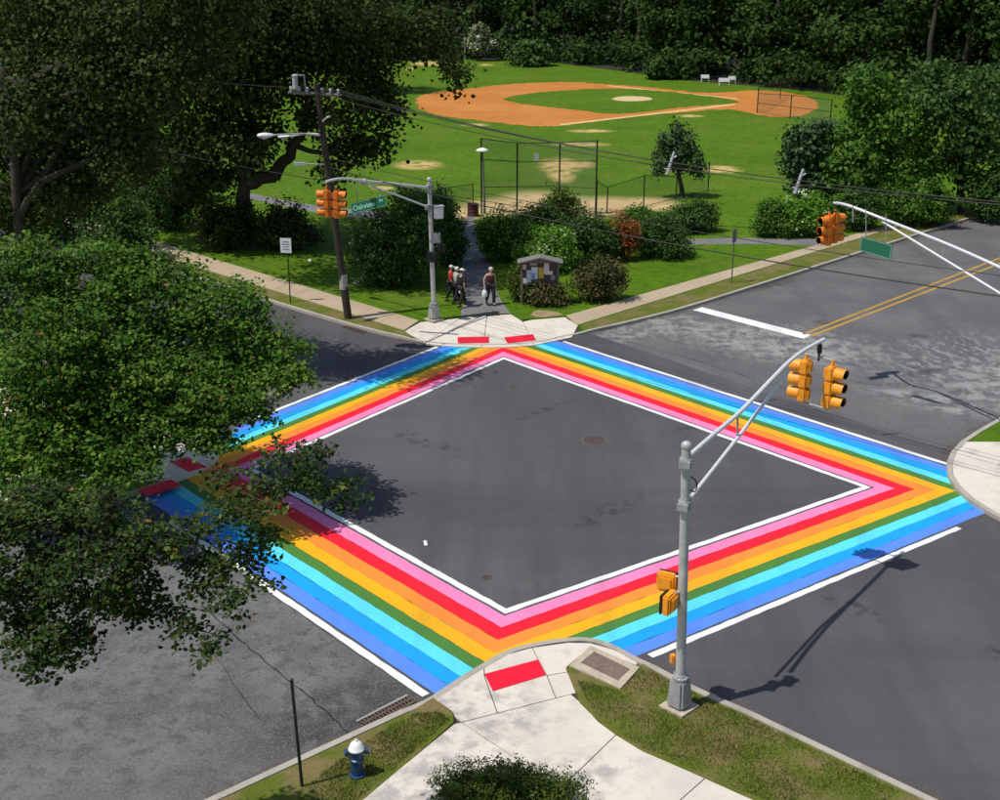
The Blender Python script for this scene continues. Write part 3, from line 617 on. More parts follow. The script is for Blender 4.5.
# near pole and its arm
NP = G(679, 707, .1)
upper = [D(690, 455, 23.35), D(713, 435, 24.35), D(740, 412, 25.5), D(770, 381, 26.8), D(790, 361, 27.7), D(805, 350, 28.4), D(824, 339.5, 29.2)]
lower = [D(691, 497, 23.35), D(739, 436, 25.45), D(788, 372, 27.5)]
sp = signal_pole(NP, zat(679, 707, 444.5, .1), upper, lower, [(D(737.5, 415, 25.4), D(737.5, 437, 25.4))], 'grey steel mast arm signal pole on the near corner verge', lean=Vector((-.13, 0, 0)))
HT = D(820, 344, 29.0)
q = MB(); q.tube([HT + Vector((0, 0, .05)), HT - Vector((0, 0, .42))], .03, 8); q.box(HT - Vector((0, 0, .12)), (.1, .1, .2)); q.build('hanger', M_dark, sp)
c0 = HT - Vector((0, 0, .38)); off = Vector((.27, -.27, 0)); off2 = Vector((-.24, .24, 0))
q = MB(); q.tube([c0 + off2 + Vector((-.0, 0, .06)), c0 + off + Vector((0, 0, .06))], .025, 8); q.build('bracket', M_steel2, sp); q = MB(); q.tube([c0 + off2 - Vector((0, 0, 1.17)), c0 + off - Vector((0, 0, 1.17))], .022, 8); q.build('bracket', M_steel2, sp)
signal_head(sp, c0 + off, R(-42), M_yel)
signal_head(sp, c0 + off2, R(148), M_yel)
cable(sp, [NP + Vector((-.02, .02, 5.2)), NP + Vector((.1, .05, 5.1)), NP + Vector((.12, .06, 4.93)), NP + Vector((.06, .02, 4.88)), NP + Vector((-.01, .02, 4.93))], .014)
# pedestrian heads on the near pole
def ped_head(pole, c, yaw, m=M_yel, s=.40):
    t = empty('pedestrian_signal', c - wloc(pole)); t.parent = pole
    d = Vector((math.cos(yaw), math.sin(yaw), 0)); sd = Vector((-d.y, d.x, 0)); M = Matrix((sd, d, Vector((0, 0, 1)))).transposed()
    q = MB(); q.box(c, (s, s * .42, s * 1.02), M=M); q.build('housing', m, t, bevel=.035)
    q = MB(); q.box(c + d * s * .26, (s * .98, s * .12, s), M=M); q.build('visor', M_blk, t, bevel=.01)
    q = MB(); q.box(c - d * s * .26, (s * .7, s * .14, s * .7), M=M, taper=.9); q.build('door', m, t, bevel=.02)
    return t
pz = 2.62
ped_head(sp, NP + Vector((-.36, .16, pz + .22)), R(62), s=.40)
ped_head(sp, NP + Vector((-.33, -.16, pz - .08)), R(148), s=.42)
for dz, ex in ((.38, (-.28, .12)), (.10, (-.26, -.12)), (-.22, (-.2, -.12))):
    q = MB(); q.tube([NP + Vector((0, 0, pz + dz)), NP + Vector((ex[0], ex[1], pz + dz))], .022, 6); q.box(NP + Vector((-.09, 0, pz + dz)), (.06, .16, .1)); q.build('pedestrian_bracket', M_steel, sp)
q = MB(); q.box(NP + Vector((-.17, .06, 1.12)), (.1, .12, .2), .4); b_ = q.build('push_button', M_yel, sp, bevel=.015)
# far pole
FP = G(434, 319.5, .1)
def fy(x): return FP.y - (430 - x) / 104.0 * 5.0
upper = [D(x, y, fy(x)) for x, y in ((428, 187.5), (393, 183.7), (364, 181), (345, 178.8), (335, 179.5), (326, 181.8))]
lower = [D(x, y, fy(x)) for x, y in ((428, 207), (395, 194.5), (370, 186))]
fp = signal_pole(FP, zat(434, 319.5, 179, .1), upper, lower, [(D(395, 184, fy(395)), D(395, 194.5, fy(395))), (D(357, 181, fy(357)), D(357, 189, fy(357)))], 'grey steel mast arm signal pole beside the park path', rad=.1, lean=Vector((-.1, 0, 0)))
q = MB(); c = D(364, 182, fy(364)); q.lathe(c, [(.02, -.11), (.13, -.08), (.13, .08), (.02, .11)], 10, M=Matrix.Rotation(R(90), 3, 'X')); q.build('junction_box', M_steel, fp)
HT = D(331, 181.5, fy(331)); c0 = HT - Vector((0, 0, .24))
q = MB(); q.tube([HT, HT - Vector((0, 0, .3))], .03, 8); q.tube([c0 + Vector((-.24, .2, 0)), c0 + Vector((.24, -.2, 0))], .025, 8); q.build('hanger', M_dark, fp)
signal_head(fp, c0 + Vector((-.20, .10, 0)), R(172), M_yel2)
signal_head(fp, c0 + Vector((.20, -.10, 0)), R(-8), M_yel2)
# street name sign
def name_sign(a, b, c, d, label, text, parent=None):
    ctr = (a + b + c + d) / 4; t = empty('street_name_sign', ctr, label=label, cat='street sign')
    u = (b - a + c - d).normalized(); v = (d - a + c - b); v = (v - u * v.dot(u)).normalized(); nrm = u.cross(v)
    wd, hg = (b - a).length, (d - a).length
    M = Matrix((u, v, nrm)).transposed()
    q = MB(); q.box(ctr, (wd, hg, .03), M=M); q.build('panel', M_green, t)
    q = MB(); e = .025
    for s_ in (-1, 1):
        q.box(ctr + v * s_ * (hg / 2 - e) + nrm * .004 * 1, (wd - .02, e * .7, .032), M=M); q.box(ctr + u * s_ * (wd / 2 - e) + nrm * .004, (e * .7, hg - .02, .032), M=M)
    q.build('border', mat('sign_border', (.28, .45, .38), .5), t)
    if text:
        def word(s_, size, off):
            cu = bpy.data.curves.new('word', 'FONT'); cu.body = s_; cu.size = size; cu.align_x = 'CENTER'; cu.align_y = 'CENTER'; cu.extrude = .004; cu.offset = .006
            ob = bpy.data.objects.new('word', cu); COL.objects.link(ob); bpy.context.view_layer.update()
            me = bpy.data.meshes.new_from_object(ob.evaluated_get(bpy.context.evaluated_depsgraph_get())); bpy.data.objects.remove(ob); me.name = 'lettering'
            me.transform(Matrix.Translation(u * off[0] * wd + v * off[1] * hg + nrm * .021) @ M.to_4x4()); me.materials.clear(); link('lettering', me, mat('sign_letters', (.32, .75, .52), .5), t)
        word(text[0], hg * .66, (-.13, -.02)); word(text[1], hg * .40, (.36, .12))
    return t
yy = fy(369) - .05
Pq = [D(352, 214.5, yy + .25), D(386.5, 204.6, yy - .25), D(385.5, 196, yy - .25), D(351.5, 203.8, yy + .25)]
name_sign(*Pq, 'green street name sign hanging from the far signal arm', ('Oakview', 'Av'))
q = MB(); q.tube([D(357, 189, fy(357)), D(357, 204, yy)], .016, 5); q.build('sign_hanger', M_steel2, fp); q = MB(); q.tube([D(380, 189, fy(380)), D(380, 199, yy)], .016, 5); q.build('sign_hanger', M_steel2, fp)
c = D(438.5, 212.5, FP.y - .05); bx = empty('control_box', c, label='white equipment box fixed to the far signal pole', cat='control box')
q = MB(); q.box(c, (.36, .3, .5), .3); q.build('cabinet', M_white, bx, bevel=.03); q = MB(); q.box(c + Vector((0, 0, .27)), (.42, .36, .05), .3); q.build('lid', M_steel, bx)
c = D(436.5, 238, FP.y - .1); q = MB(); q.box(c, (.32, .02, .42), .2); tag(q.build('small_sign', mat('grey_sign', (.3, .31, .3), .6)), 'small grey sign plate on the far signal pole', 'sign')
ped_head(fp, D(432.5, 257, FP.y - .25), R(-110), m=M_blk, s=.42)
ped_head(fp, D(441, 248.5, FP.y + .05), R(-20), m=M_blk, s=.38)
# right-hand corner pole, arm reaching back over the right street
RP = Vector((15.6, 36.1, .12))
tip = D(834, 203, 44.2)
a0 = RP + Vector((-.1, .15, 5.75)); a1 = RP + Vector((-.1, .15, 4.9))
def lerp(a, b, t): return a + (b - a) * t
upper = [a0, lerp(a0, tip, .35) + Vector((0, 0, .12)), lerp(a0, tip, .7) + Vector((0, 0, .12)), D(848, 205.5, 42.9), tip]
lower = [a1, lerp(a0, tip, .72) + Vector((0, 0, .02))]
rp = signal_pole(RP, 6.05, upper, lower, [(lerp(a0, tip, .4) + Vector((0, 0, .1)), lerp(lower[0], lower[1], .55)), (D(853, 206, 42.6), D(853, 222, 42.6))], 'grey steel mast arm signal pole on the right hand corner')
HT = D(833, 206, 44.1); c0 = HT - Vector((0, 0, .22))
q = MB(); q.tube([HT, HT - Vector((0, 0, .3))], .03, 8); q.tube([c0 + Vector((-.2, -.2, 0)), c0 + Vector((.2, .2, 0))], .025, 8); q.build('hanger', M_dark, rp)
signal_head(rp, c0 + Vector((-.16, -.2, 0)), R(205), M_yel2)
signal_head(rp, c0 + Vector((.16, .2, 0)), R(25), M_yel2)
gs = [D(861, 251, 41.8), D(892, 260, 41.0), D(891, 245, 41.0), D(860.5, 236, 41.8)]
name_sign(*gs, 'green sign hanging from the signal arm at the right edge', None)
q = MB(); q.tube([D(866, 209, 41.7), D(866, 238, 41.7)], .016, 5); q.build('sign_hanger', M_steel2, rp); q = MB(); q.tube([D(886, 214, 41.1), D(886, 244, 41.1)], .016, 5); q.build('sign_hanger', M_steel2, rp)
# ------------------------------------------------------------------ utility poles and wires
def utility_pole(P, top, label, lamps=True):
    t = empty('utility_pole', P, label=label, cat='utility pole'); d = top - P
    q = MB(); q.tube([P - Vector((0, 0, .1)), P + d * .5, top], [.17, .145, .11], 12); q.build('shaft', M_wood, t, smooth=True)
    return t
UP = G(348.5, 318.5, .1); UT = D(316, 84, UP.y - .1)
up = utility_pole(UP, UT, 'leaning dark wooden utility pole with street lamps on the park side verge')
def upos(f): return UP + (UT - UP) * f
# metal band, notice
q = MB(); q.lathe(lerp(UP, UT, .165), [(.172, -.32), (.172, .32)], 12); q.build('pale_band', mat('pale_sheet', (.36, .35, .33), .6, 0, .25, 9), up)
ca = D(316, 94.3, UP.y - .1); cdir = (dB * 1.0 + Vector((.35, -.35, 0))).normalized()
ca0, ca1 = D(288.5, 92.5, UP.y - .5), D(341, 95.4, UP.y + .4)
q = MB(); q.tube([ca0, ca1], .06, 6); q.build('crossarm', mat('weathered_wood', (.22, .19, .17), .85, 0, .25, 12), up)
M_ins = mat('grey_porcelain', (.42, .43, .45), .35, 0, .1, 8, spec=.6)
for f in (.05, .2, .36, .64, .8, .95):
    p = lerp(ca0, ca1, f); q = MB(); q.lathe(p + Vector((0, 0, .05)), [(.02, 0), (.06, .05), (.035, .09), (.07, .13), (.04, .2)], 8); q.build('insulator', M_ins, up)
# fused cutouts and a small transformer at the pole top
p = D(295, 82, UP.y - .5); q = MB(); q.lathe(p, [(.03, -.3), (.11, -.26), (.11, .2), (.13, .22), (.13, .26), (.04, .3)], 10); q.build('cutout', M_ins, up, smooth=True)
q = MB(); q.tube([D(295, 75, UP.y - .5), D(304, 75.5, UP.y - .3), D(306, 93, UP.y - .3)], .04, 6); q.build('bracket', M_steel2, up)
# street lamps on long arms
def lamp(armpts, r, label_name):
    q = MB(); q.tube(sub(armpts, 5), .035, 8); a = q.build('lamp_arm', M_steel, up, smooth=True)
    e = armpts[-1]; d = (armpts[-1] - armpts[-2]).normalized(); s = d.cross(Vector((0, 0, 1))).normalized(); u = s.cross(d)
    M = Matrix((s, u, d)).transposed(); q = MB()
    q.lathe(e, [(.04 * r, -.1), (.1 * r, .0), (.17 * r, .22), (.18 * r, .42), (.13 * r, .6), (.02, .68)], 12, M=M @ Matrix.Diagonal((1, .62, 1)))
    q.build('lamp_head', M_white, up, smooth=True)
    q = MB(); q.lathe(e + d * .36 - u * .07, [(.12 * r, .0), (.11 * r, -.05), (.04, -.09)], 12, M=Matrix((s, d, u)).transposed()); q.build('lamp_lens', mat('lamp_glass', (.5, .5, .48), .2), up, smooth=True)
b0 = D(321, 136, UP.y - .12)
lamp([b0, D(302, 133.8, UP.y - .7), D(288, 134.4, UP.y - 1.1), D(272, 135.2, UP.y - 1.6)], 1.0, '')
b0 = D(322, 135, UP.y - .1)
lamp([b0, D(310, 133.6, UP.y + .5), D(292, 136, UP.y + 1.4), D(288, 136.3, UP.y + 1.6)], .8, '')
q = MB(); q.tube([D(320, 124, UP.y), D(327, 117.5, UP.y - .4), D(330, 116.5, UP.y - .5)], .045, 6); q.build('bracket', M_steel, up)
q = MB(); q.tube([D(324, 164.5, UP.y), D(304, 164, UP.y - .3), D(297, 163.6, UP.y - .4)], .025, 6); q.box(D(300, 164, UP.y - .4), (.5, .12, .12)); q.build('cable_terminal', M_steel, up)
# second pole far down the street keeps the wires up
UP2 = Vector((24.5, 22.0, .12)); UT2 = UP2 + Vector((.1, -.1, 10.6)); up2 = utility_pole(UP2, UT2, 'straight wooden utility pole past the right hand corner')
q = MB(); q.box(UP2 + Vector((0, 0, 9.9)), (2.4, .11, .12), R(45)); q.build('crossarm', mat('weathered_wood', (.22, .19, .17)), up2)
UP3 = G(215, 285, .1) - dA * 28 + Vector((.9, .9, 0)); up3 = utility_pole(UP3, UP3 + Vector((0, 0, 10.5)), 'wooden utility pole behind the big dark tree')
def wire(a, b, sag, r, label, name='overhead_wire', n=28):
    P = []
    for i in range(n + 1):
        t = i / n; p = lerp(a, b, t); p = p - Vector((0, 0, 4 * sag * t * (1 - t))); P.append(p)
    q = MB(); q.tube(P, r, 5); o = q.build(name, M_wire); tag(o, label, 'wire', 'overhead wires'); return P
e2 = UP2 + Vector((0, 0, 9.95))
Ws = []
for k, (f, dz) in enumerate(((.62, .22), (.8, .22), (.95, .22), (.36, .12))):
    Ws.append(wire(lerp(ca0, ca1, f) + Vector((0, 0, dz)), e2 + Vector((.25 * (k - 1.5), .25 * (k - 1.5), .1)), 1.25 + .05 * k, .014, ['front', 'second', 'third', 'rear'][k] + ' wire of the bundle sagging from the crossarm over the intersection'))
wire(upos(.66), e2 - Vector((0, 0, 2.6)), .9, .022, 'thick lower cable crossing from the leaning pole to the right')
wire(upos(.70), e2 - Vector((0, 0, 2.1)), .8, .012, 'thin lower wire crossing from the leaning pole to the right')
wire(upos(.63), D(900, 228, 70), .8, .014, 'wire running from the leaning pole across the park edge')
wire(upos(.60), UP3 + Vector((0, 0, 6.6)), .5, .02, 'low cable from the leaning pole into the big tree')
for f in (.2, .8): wire(lerp(ca0, ca1, f) + Vector((0, 0, .2)), UP3 + Vector((f - .5, f - .5, 10.2)), .6, .012, ('left' if f < .5 else 'right') + ' upper wire from the crossarm into the big tree')
# spacers that hold the bundle apart
for x, lab in ((660, 'grey wire spacer on the bundle in front of the small tree'), (795, 'grey wire spacer on the bundle in front of the right hand trees')):
    def pr(p):
        v = p - Vector((0, 0, CAM_H)); zz = v.y * _cp - v.z * _sp; return CX + FPX * v.x / zz
    p = min(Ws[1], key=lambda p: abs(pr(p) - x)); t = empty('wire_spacer', p, label=lab, cat='wire spacer', group='wire spacers')
    q = MB(); q.tube([p + Vector((-.08, 0, -.38)), p + Vector((.12, 0, .34))], [.05, .035], 6); q.tube([p + Vector((-.16, 0, -.2)), p + Vector((.06, 0, -.26))], .03, 6); q.tube([p + Vector((.02, 0, .1)), p + Vector((.2, 0, .2))], .03, 6); q.build('body', M_ins, t)
# ------------------------------------------------------------------ signs, park lamp, hydrant, post, drain, bins
P = G(290.5, 302.5, .1); t = empty('parking_sign', P, label='white rectangular sign on a thin post by the left park sidewalk', cat='sign')
hz = zat(290.5, 302.5, 238, .1)
q = MB(); q.box(P + Vector((0, 0, hz / 2)), (.05, .04, hz), 0); q.build('post', M_dark, t)
q = MB(); q.box(P + Vector((-.06, -.04, hz - .33)), (.5, .012, .66), -.15); q.build('plate', M_white, t)
q = MB()
for i, (zz, ww) in enumerate(((.16, .3), (.27, .34), (.38, .24), (.5, .32))): q.box(P + Vector((-.06, -.049, hz - zz)), (ww, .004, .05), -.15)
q.build('faded_print', mat('faded_print', (.3, .3, .33), .6), t)
P = G(731.5, 283, .1); hz = zat(731.5, 283, 229, .1); t = empty('sign_post', P, label='grey sign seen from behind on a thin post by the right park sidewalk', cat='sign')
q = MB(); q.box(P + Vector((0, 0, hz / 2)), (.05, .05, hz), 0); q.build('post', mat('brown_grey_post', (.1, .09, .08), .7), t)
q = MB(); q.box(P + Vector((0, -.035, hz - .32)), (.36, .014, .6), R(50)); q.build('plate', mat('grey_sign_back', (.17, .17, .16), .55, .3), t)
P = G(484.5, 214, .1); hz = zat(484.5, 214, 150, .1); t = empty('park_lamp', P, label='park lamp post with a flat white disc head before the backstop', cat='lamp post')
q = MB(); q.tube([P, P + Vector((0, 0, 1)), P + Vector((-.12, 0, hz))], [.09, .065, .05], 8); q.build('post', mat('greenish_post', (.16, .19, .17), .6, .2), t)
q = MB(); q.lathe(P + Vector((-.12, 0, hz)), [(.06, -.06), (.2, -.1), (.36, -.04), (.34, .02), (.15, .10), (.03, .13)], 18); q.build('lamp_disc', M_white, t, smooth=True)
# fire hydrant
P = G(357.5, 775, .1); t = empty('fire_hydrant', P, label='blue fire hydrant with a white dome by the storm drain', cat='hydrant')
M_blue = mat('hydrant_blue', (.012, .045, .12), .4, 0, .25, 9, .1, 40, spec=.5)
q = MB(); q.lathe(P, [(0.160, 0.000), (0.160, 0.035), (0.118, 0.044), (0.113, 0.334), (0.143, 0.352), (0.143, 0.387), (0.118, 0.405), (0.118, 0.528), (0.151, 0.546), (0.151, 0.581)], 18); q.build('barrel', M_blue, t, smooth=True)
q = MB(); q.lathe(P, [(0.155, 0.581), (0.155, 0.607), (0.139, 0.625), (0.118, 0.695), (0.067, 0.748), (0.025, 0.757)], 18); q.lathe(P, [(0.029, 0.757), (0.025, 0.801)], 5); q.build('bonnet', M_white, t, smooth=True)
for a, r_, z_ in ((100, .08, .5), (190, .06, .53), (10, .06, .53)):
    d = Vector((math.cos(R(a)), math.sin(R(a)), 0)); q = MB(); c = P + Vector((0, 0, z_)); q.tube([c + d * .1, c + d * .19], r_, 12); q.tube([c + d * .19, c + d * .23], r_ * 1.15, 8); q.build('nozzle_cap', M_blue, t)
# thin dark post beside the near left street
P = G(302, 786, .1); tp = D(291.5, 680, P.y); t = empty('metal_post', P, label='thin dark metal post at the edge of the near left street', cat='post')
q = MB(); q.tube([P, tp], [.032, .03], 8); q.build('shaft', M_dark, t); q = MB(); q.lathe(tp, [(.036, -.03), (.036, .02), (.01, .04)], 8); q.build('cap', M_dark, t)
# storm drain
A, B_, C_, E_ = px((356, 721.5), (406.5, 695.5), (417, 702), (370, 728)); ctr = (A + B_ + C_ + E_) / 4
t = empty('storm_drain', ctr, label='rusty slotted storm drain grate at the near left kerb', cat='storm drain')
q = MB(); q.prism([vround(p) for p in (A, B_, C_, E_)], .001, .010); q.build('black_plate', M_blk, t)  # flat black plate on the road, its colour standing in for a shaded pit
M_rust = mat('rusty_grate', (.13, .085, .065), .85, .2, .35, 14, .3)
u = (B_ - A).normalized(); v = (E_ - A).normalized(); L_ = (B_ - A).length; W_ = (E_ - A).length
q = MB(); q.prism([vround(p) for p in (A, B_, B_ + v * .06, A + v * .06)], .0, .035); q.build('edge_bar', mat('worn_steel_edge', (.36, .33, .31), .6, .3), t)
q = MB(); q.prism([vround(p) for p in (E_ - v * .06, C_ - v * .06, C_, E_)], .0, .03); q.build('edge_bar', M_rust, t)
for i in range(15):
    f = (i + .2) / 15; a = lerp(A, B_, f) + v * .06; b = lerp(E_, C_, f) - v * .06; g_ = u * (L_ * .025)
    q = MB(); q.prism([vround(p) for p in (a, a + g_, b + g_, b)], .0, .028); q.build('grate_bar', M_rust, t)
q = MB(); a = lerp(lerp(A, B_, .5), lerp(E_, C_, .5), .5); q.box((a.x, a.y, .024), (L_ * .96, .05, .02), math.atan2(u.y, u.x)); q.build('cross_bar', M_rust, t)
# far gutter inlet by the utility pole
a, b, c, d = px((341, 327), (363, 334), (368, 331), (348, 324.5)); t = empty('kerb_inlet', (a + c) / 2, label='dark rusty kerb inlet grate near the utility pole', cat='storm drain')
q = MB(); q.prism([vround(p) for p in (a, b, c, d)], .0, .012); q.build('black_plate', M_blk, t)  # thin black plate painted in place of the inlet's shaded hollow
for i in range(9):
    f = (i + .3) / 9; p0 = lerp(a, b, f); p1 = lerp(d, c, f); g_ = (b - a) * .05; q = MB(); q.prism([vround(p) for p in (p0, p0 + g_, p1 + g_, p1)], .0, .03); q.build('grate_bar', M_rust, t)
# barrel at the end of the path
P = G(473, 216, .1); t = empty('litter_barrel', P, label='dark red barrel bin at the end of the park path', cat='bin'); M_br = mat('dark_red_barrel', (.075, .025, .02), .6, .1, .3, 9)
q = MB(); q.lathe(P, [(.33, 0), (.35, .03), (.33, .06), (.33, .32), (.35, .34), (.33, .36), (.33, .68), (.35, .7), (.35, .74), (.29, .74), (.29, .3)], 18); q.build('drum', M_br, t, smooth=True)
q = MB(); q.lathe(P, [(.3, .62), (.28, .68), (.05, .7)], 14); q.build('liner', M_blk, t)
P = G(310, 261.5, .1); q = MB(); q.lathe(P, [(.09, 0), (.1, .05), (.05, .12)], 10); tag(q.build('ball', M_white), 'small white ball shape lying on the shaded left lawn', 'litter')
# ------------------------------------------------------------------ notice board kiosk
P = G(540, 304, .1); kx = empty('notice_board', P, label='wooden notice board with a small gabled roof and papers', cat='notice board')
M_kw = mat('grey_timber', (.13, .105, .08), .85, 0, .3, 14, .3, 40); ky = P.y
x0, x1 = D(521.5, 303, ky).x, D(557.5, 303, ky).x; kh = zat(540, 304, 262, .1)
for x in (x0, x1): q = MB(); q.box((x, ky, P.z + kh / 2), (.1, .1, kh)); q.build('post', M_kw, kx)
zb = D(540, 284, ky).z; zt = D(540, 262, ky).z
q = MB(); q.box(((x0 + x1) / 2, ky + .01, (zb + zt) / 2), (x1 - x0 - .1, .05, zt - zb)); q.build('board', mat('dark_cork', (.07, .05, .055), .9, 0, .25, 10), kx)
for z in (zb, zt): q = MB(); q.box(((x0 + x1) / 2, ky - .02, z), (x1 - x0 - .101, .06, .06)); q.build('rail', M_kw, kx)
ax, az = D(540, 255.5, ky).x, D(540, 255.5, ky).z; ez = D(540, 261, ky).z; wd = (D(561, 261, ky).x - D(516, 261, ky).x) / 2
for s in (-1, 1):
    q = MB(); vs = []
    for y in (-.38, .38):
        for (dx, dz) in ((0, az), (s * wd, ez), (s * wd, ez - .05), (0, az - .06)): vs.append((ax + dx, ky + y, dz))
    q.add(vs, [(0, 1, 2, 3), (7, 6, 5, 4), (0, 4, 5, 1), (1, 5, 6, 2), (2, 6, 7, 3), (3, 7, 4, 0)]); q.build('roof_panel', mat('roof_shingle_grey', (.16, .155, .14), .85, 0, .25, 20, .4), kx)
q = MB(); q.add([(ax - wd * .9, ky - .3, ez - .03), (ax + wd * .9, ky - .3, ez - .03), (ax, ky - .3, az - .07), (ax - wd * .9, ky - .27, ez - .03), (ax + wd * .9, ky - .27, ez - .03), (ax, ky - .27, az - .07)], [(0, 1, 2), (5, 4, 3), (0, 3, 4, 1), (1, 4, 5, 2), (2, 5, 3, 0)]); q.build('gable', M_kw, kx)
pap = [(521.5, 264.5, 526, 269.5, (.55, .45, .5)), (521.5, 278, 526.5, 283, (.6, .58, .6)), (526.5, 270, 531, 282.5, (.42, .5, .56)), (531.5, 267, 537.5, 279, (.55, .62, .7)), (532, 273, 535, 279.5, (.12, .25, .6)), (538.5, 267.5, 543.5, 278.5, (.5, .38, .04)), (544, 262.5, 549, 274, (.62, .56, .56)), (545, 271, 552.5, 274.5, (.6, .55, .54)), (530, 263, 537, 265.5, (.3, .28, .25)), (551, 275.5, 555, 280, (.25, .22, .23))]
for i, (a, b, c, d, col) in enumerate(pap):
    p0, p1 = D(a, b, ky), D(c, d, ky); q = MB(); q.box(((p0.x + p1.x) / 2, ky - .025 - .004 * (i % 3), (p0.z + p1.z) / 2), (abs(p1.x - p0.x), .006, abs(p0.z - p1.z))); q.build('notice', mat('paper_%d' % i, col, .7, 0, .1, 4), kx)
# ------------------------------------------------------------------ backstop and fences
def fence_run(name, posts, label, rails=(), r=.04, net=True):
    """posts: list of (base point, height)"""
    P0 = posts[0][0]; t = empty(name, P0, label=label, cat='fence')
    for p, h in posts: q = MB(); q.tube([p, p + Vector((0, 0, h))], r, 6); q.build('post', M_dark, t)
    for (a, ha), (b, hb) in zip(posts, posts[1:]):
        for f in rails: q = MB(); q.tube([a + Vector((0, 0, ha * f)), b + Vector((0, 0, hb * f))], r * .55, 5); q.build('rail', M_dark, t)
        if net:
            q = MB(); q.add([a + Vector((0, 0, .03)), b + Vector((0, 0, .03)), b + Vector((0, 0, hb)), a + Vector((0, 0, ha))], [(0, 1, 2, 3)]); q.build('chain_link_panel', M_net, t)
    return t
bk = [(G(481.5, 213.5, .1), zat(481.5, 213.5, 138, .1)), (G(517, 210, .1), zat(517, 210, 142.5, .1)), (G(559, 209.5, .1), zat(559, 209.5, 142, .1)), (G(595.5, 214, .1), zat(595.5, 214, 140, .1))]
fence_run('backstop', bk, 'tall dark chain link backstop behind the shrubs', (.99, .72, .35), .05)
fence_run('low_fence', [(bk[3][0] + Vector((.05, .1, 0)), 2.0), (G(607, 213.5, .1), zat(607, 213.5, 187, .1)), (G(643.5, 207.5, .1), 2.0), (G(676, 199, .1), zat(676, 199, 176, .1)), (G(708, 191, .1), 1.9)], 'low chain link fence running right from the backstop', (.98, .03), .04)
fence_run('low_fence', [(G(473, 210, .1), 1.6), (G(446, 214, .1), 1.6), (G(420, 219, .1), 1.6)], 'low chain link fence left of the lamp post', (.98,), .035)
c = D(536.5, 157.5, bk[1][0].y + .9); q = MB(); q.box(c, (.28, .02, .5)); tag(q.build('fence_sign', mat('pale_plate', (.5, .55, .5), .6)), 'small pale plate hung on the backstop net', 'sign')
fence_run('ballfield_fence', [(G(757, 113, .1), zat(757, 113, 93, .1)), (G(790, 119, .1), 2.2), (G(830, 124, .1), 2.2)], 'chain link fence behind the home plate at the right', (.98, .5), .05)
fence_run('ballfield_fence', [(G(757, 112.8, .1), 2.4), (G(780, 99, .1), 2.2), (G(800, 90, .1), 2.2)], 'chain link fence beyond the home plate at the right', (.98,), .05)
for x, y, wd, lab in ((705, 82, 1.0, 'white bench under the dark far trees, leftmost of three'), (724, 85.5, 1.3, 'larger white bench at the edge of the far trees'), (732, 83.5, .9, 'white bench at the far right of the outfield')):
    P = G(x, y, .1); t = empty('bench', P, label=lab, cat='bench')
    q = MB(); q.box(P + Vector((0, 0, .45)), (wd, .38, .06)); q.build('seat', M_white, t); q = MB(); q.box(P + Vector((0, .2, .68)), (wd, .05, .3)); q.build('backrest', M_white, t)
    for s in (-1, 1): q = MB(); q.box(P + Vector((s * wd * .42, 0, .21)), (.06, .34, .42)); q.build('leg', M_white, t)
#@@PEOPLE
# ------------------------------------------------------------------ people
def skin_mesh(verts, edges, rad, root=0, levels=1):
    me = bpy.data.meshes.new('body'); me.from_pydata([tuple(v) for v in verts], edges, [])
    ob = bpy.data.objects.new('body', me); COL.objects.link(ob)
    sk = ob.modifiers.new('skin', 'SKIN'); sk.use_smooth_shade = True
    sv = me.skin_vertices[0].data
    for i, r in enumerate(rad): sv[i].radius = r if isinstance(r, tuple) else (r, r)
    sv[root].use_root = True
    ss = ob.modifiers.new('sub', 'SUBSURF'); ss.levels = levels; ss.render_levels = levels
    bpy.context.view_layer.update()
    out = bpy.data.meshes.new_from_object(ob.evaluated_get(bpy.context.evaluated_depsgraph_get()))
    bpy.data.objects.remove(ob); return out
M_skin = mat('skin', (.52, .31, .22), .55, 0, .08, 6)
M_skin2 = mat('skin_tan', (.42, .24, .17), .55, 0, .08, 6)
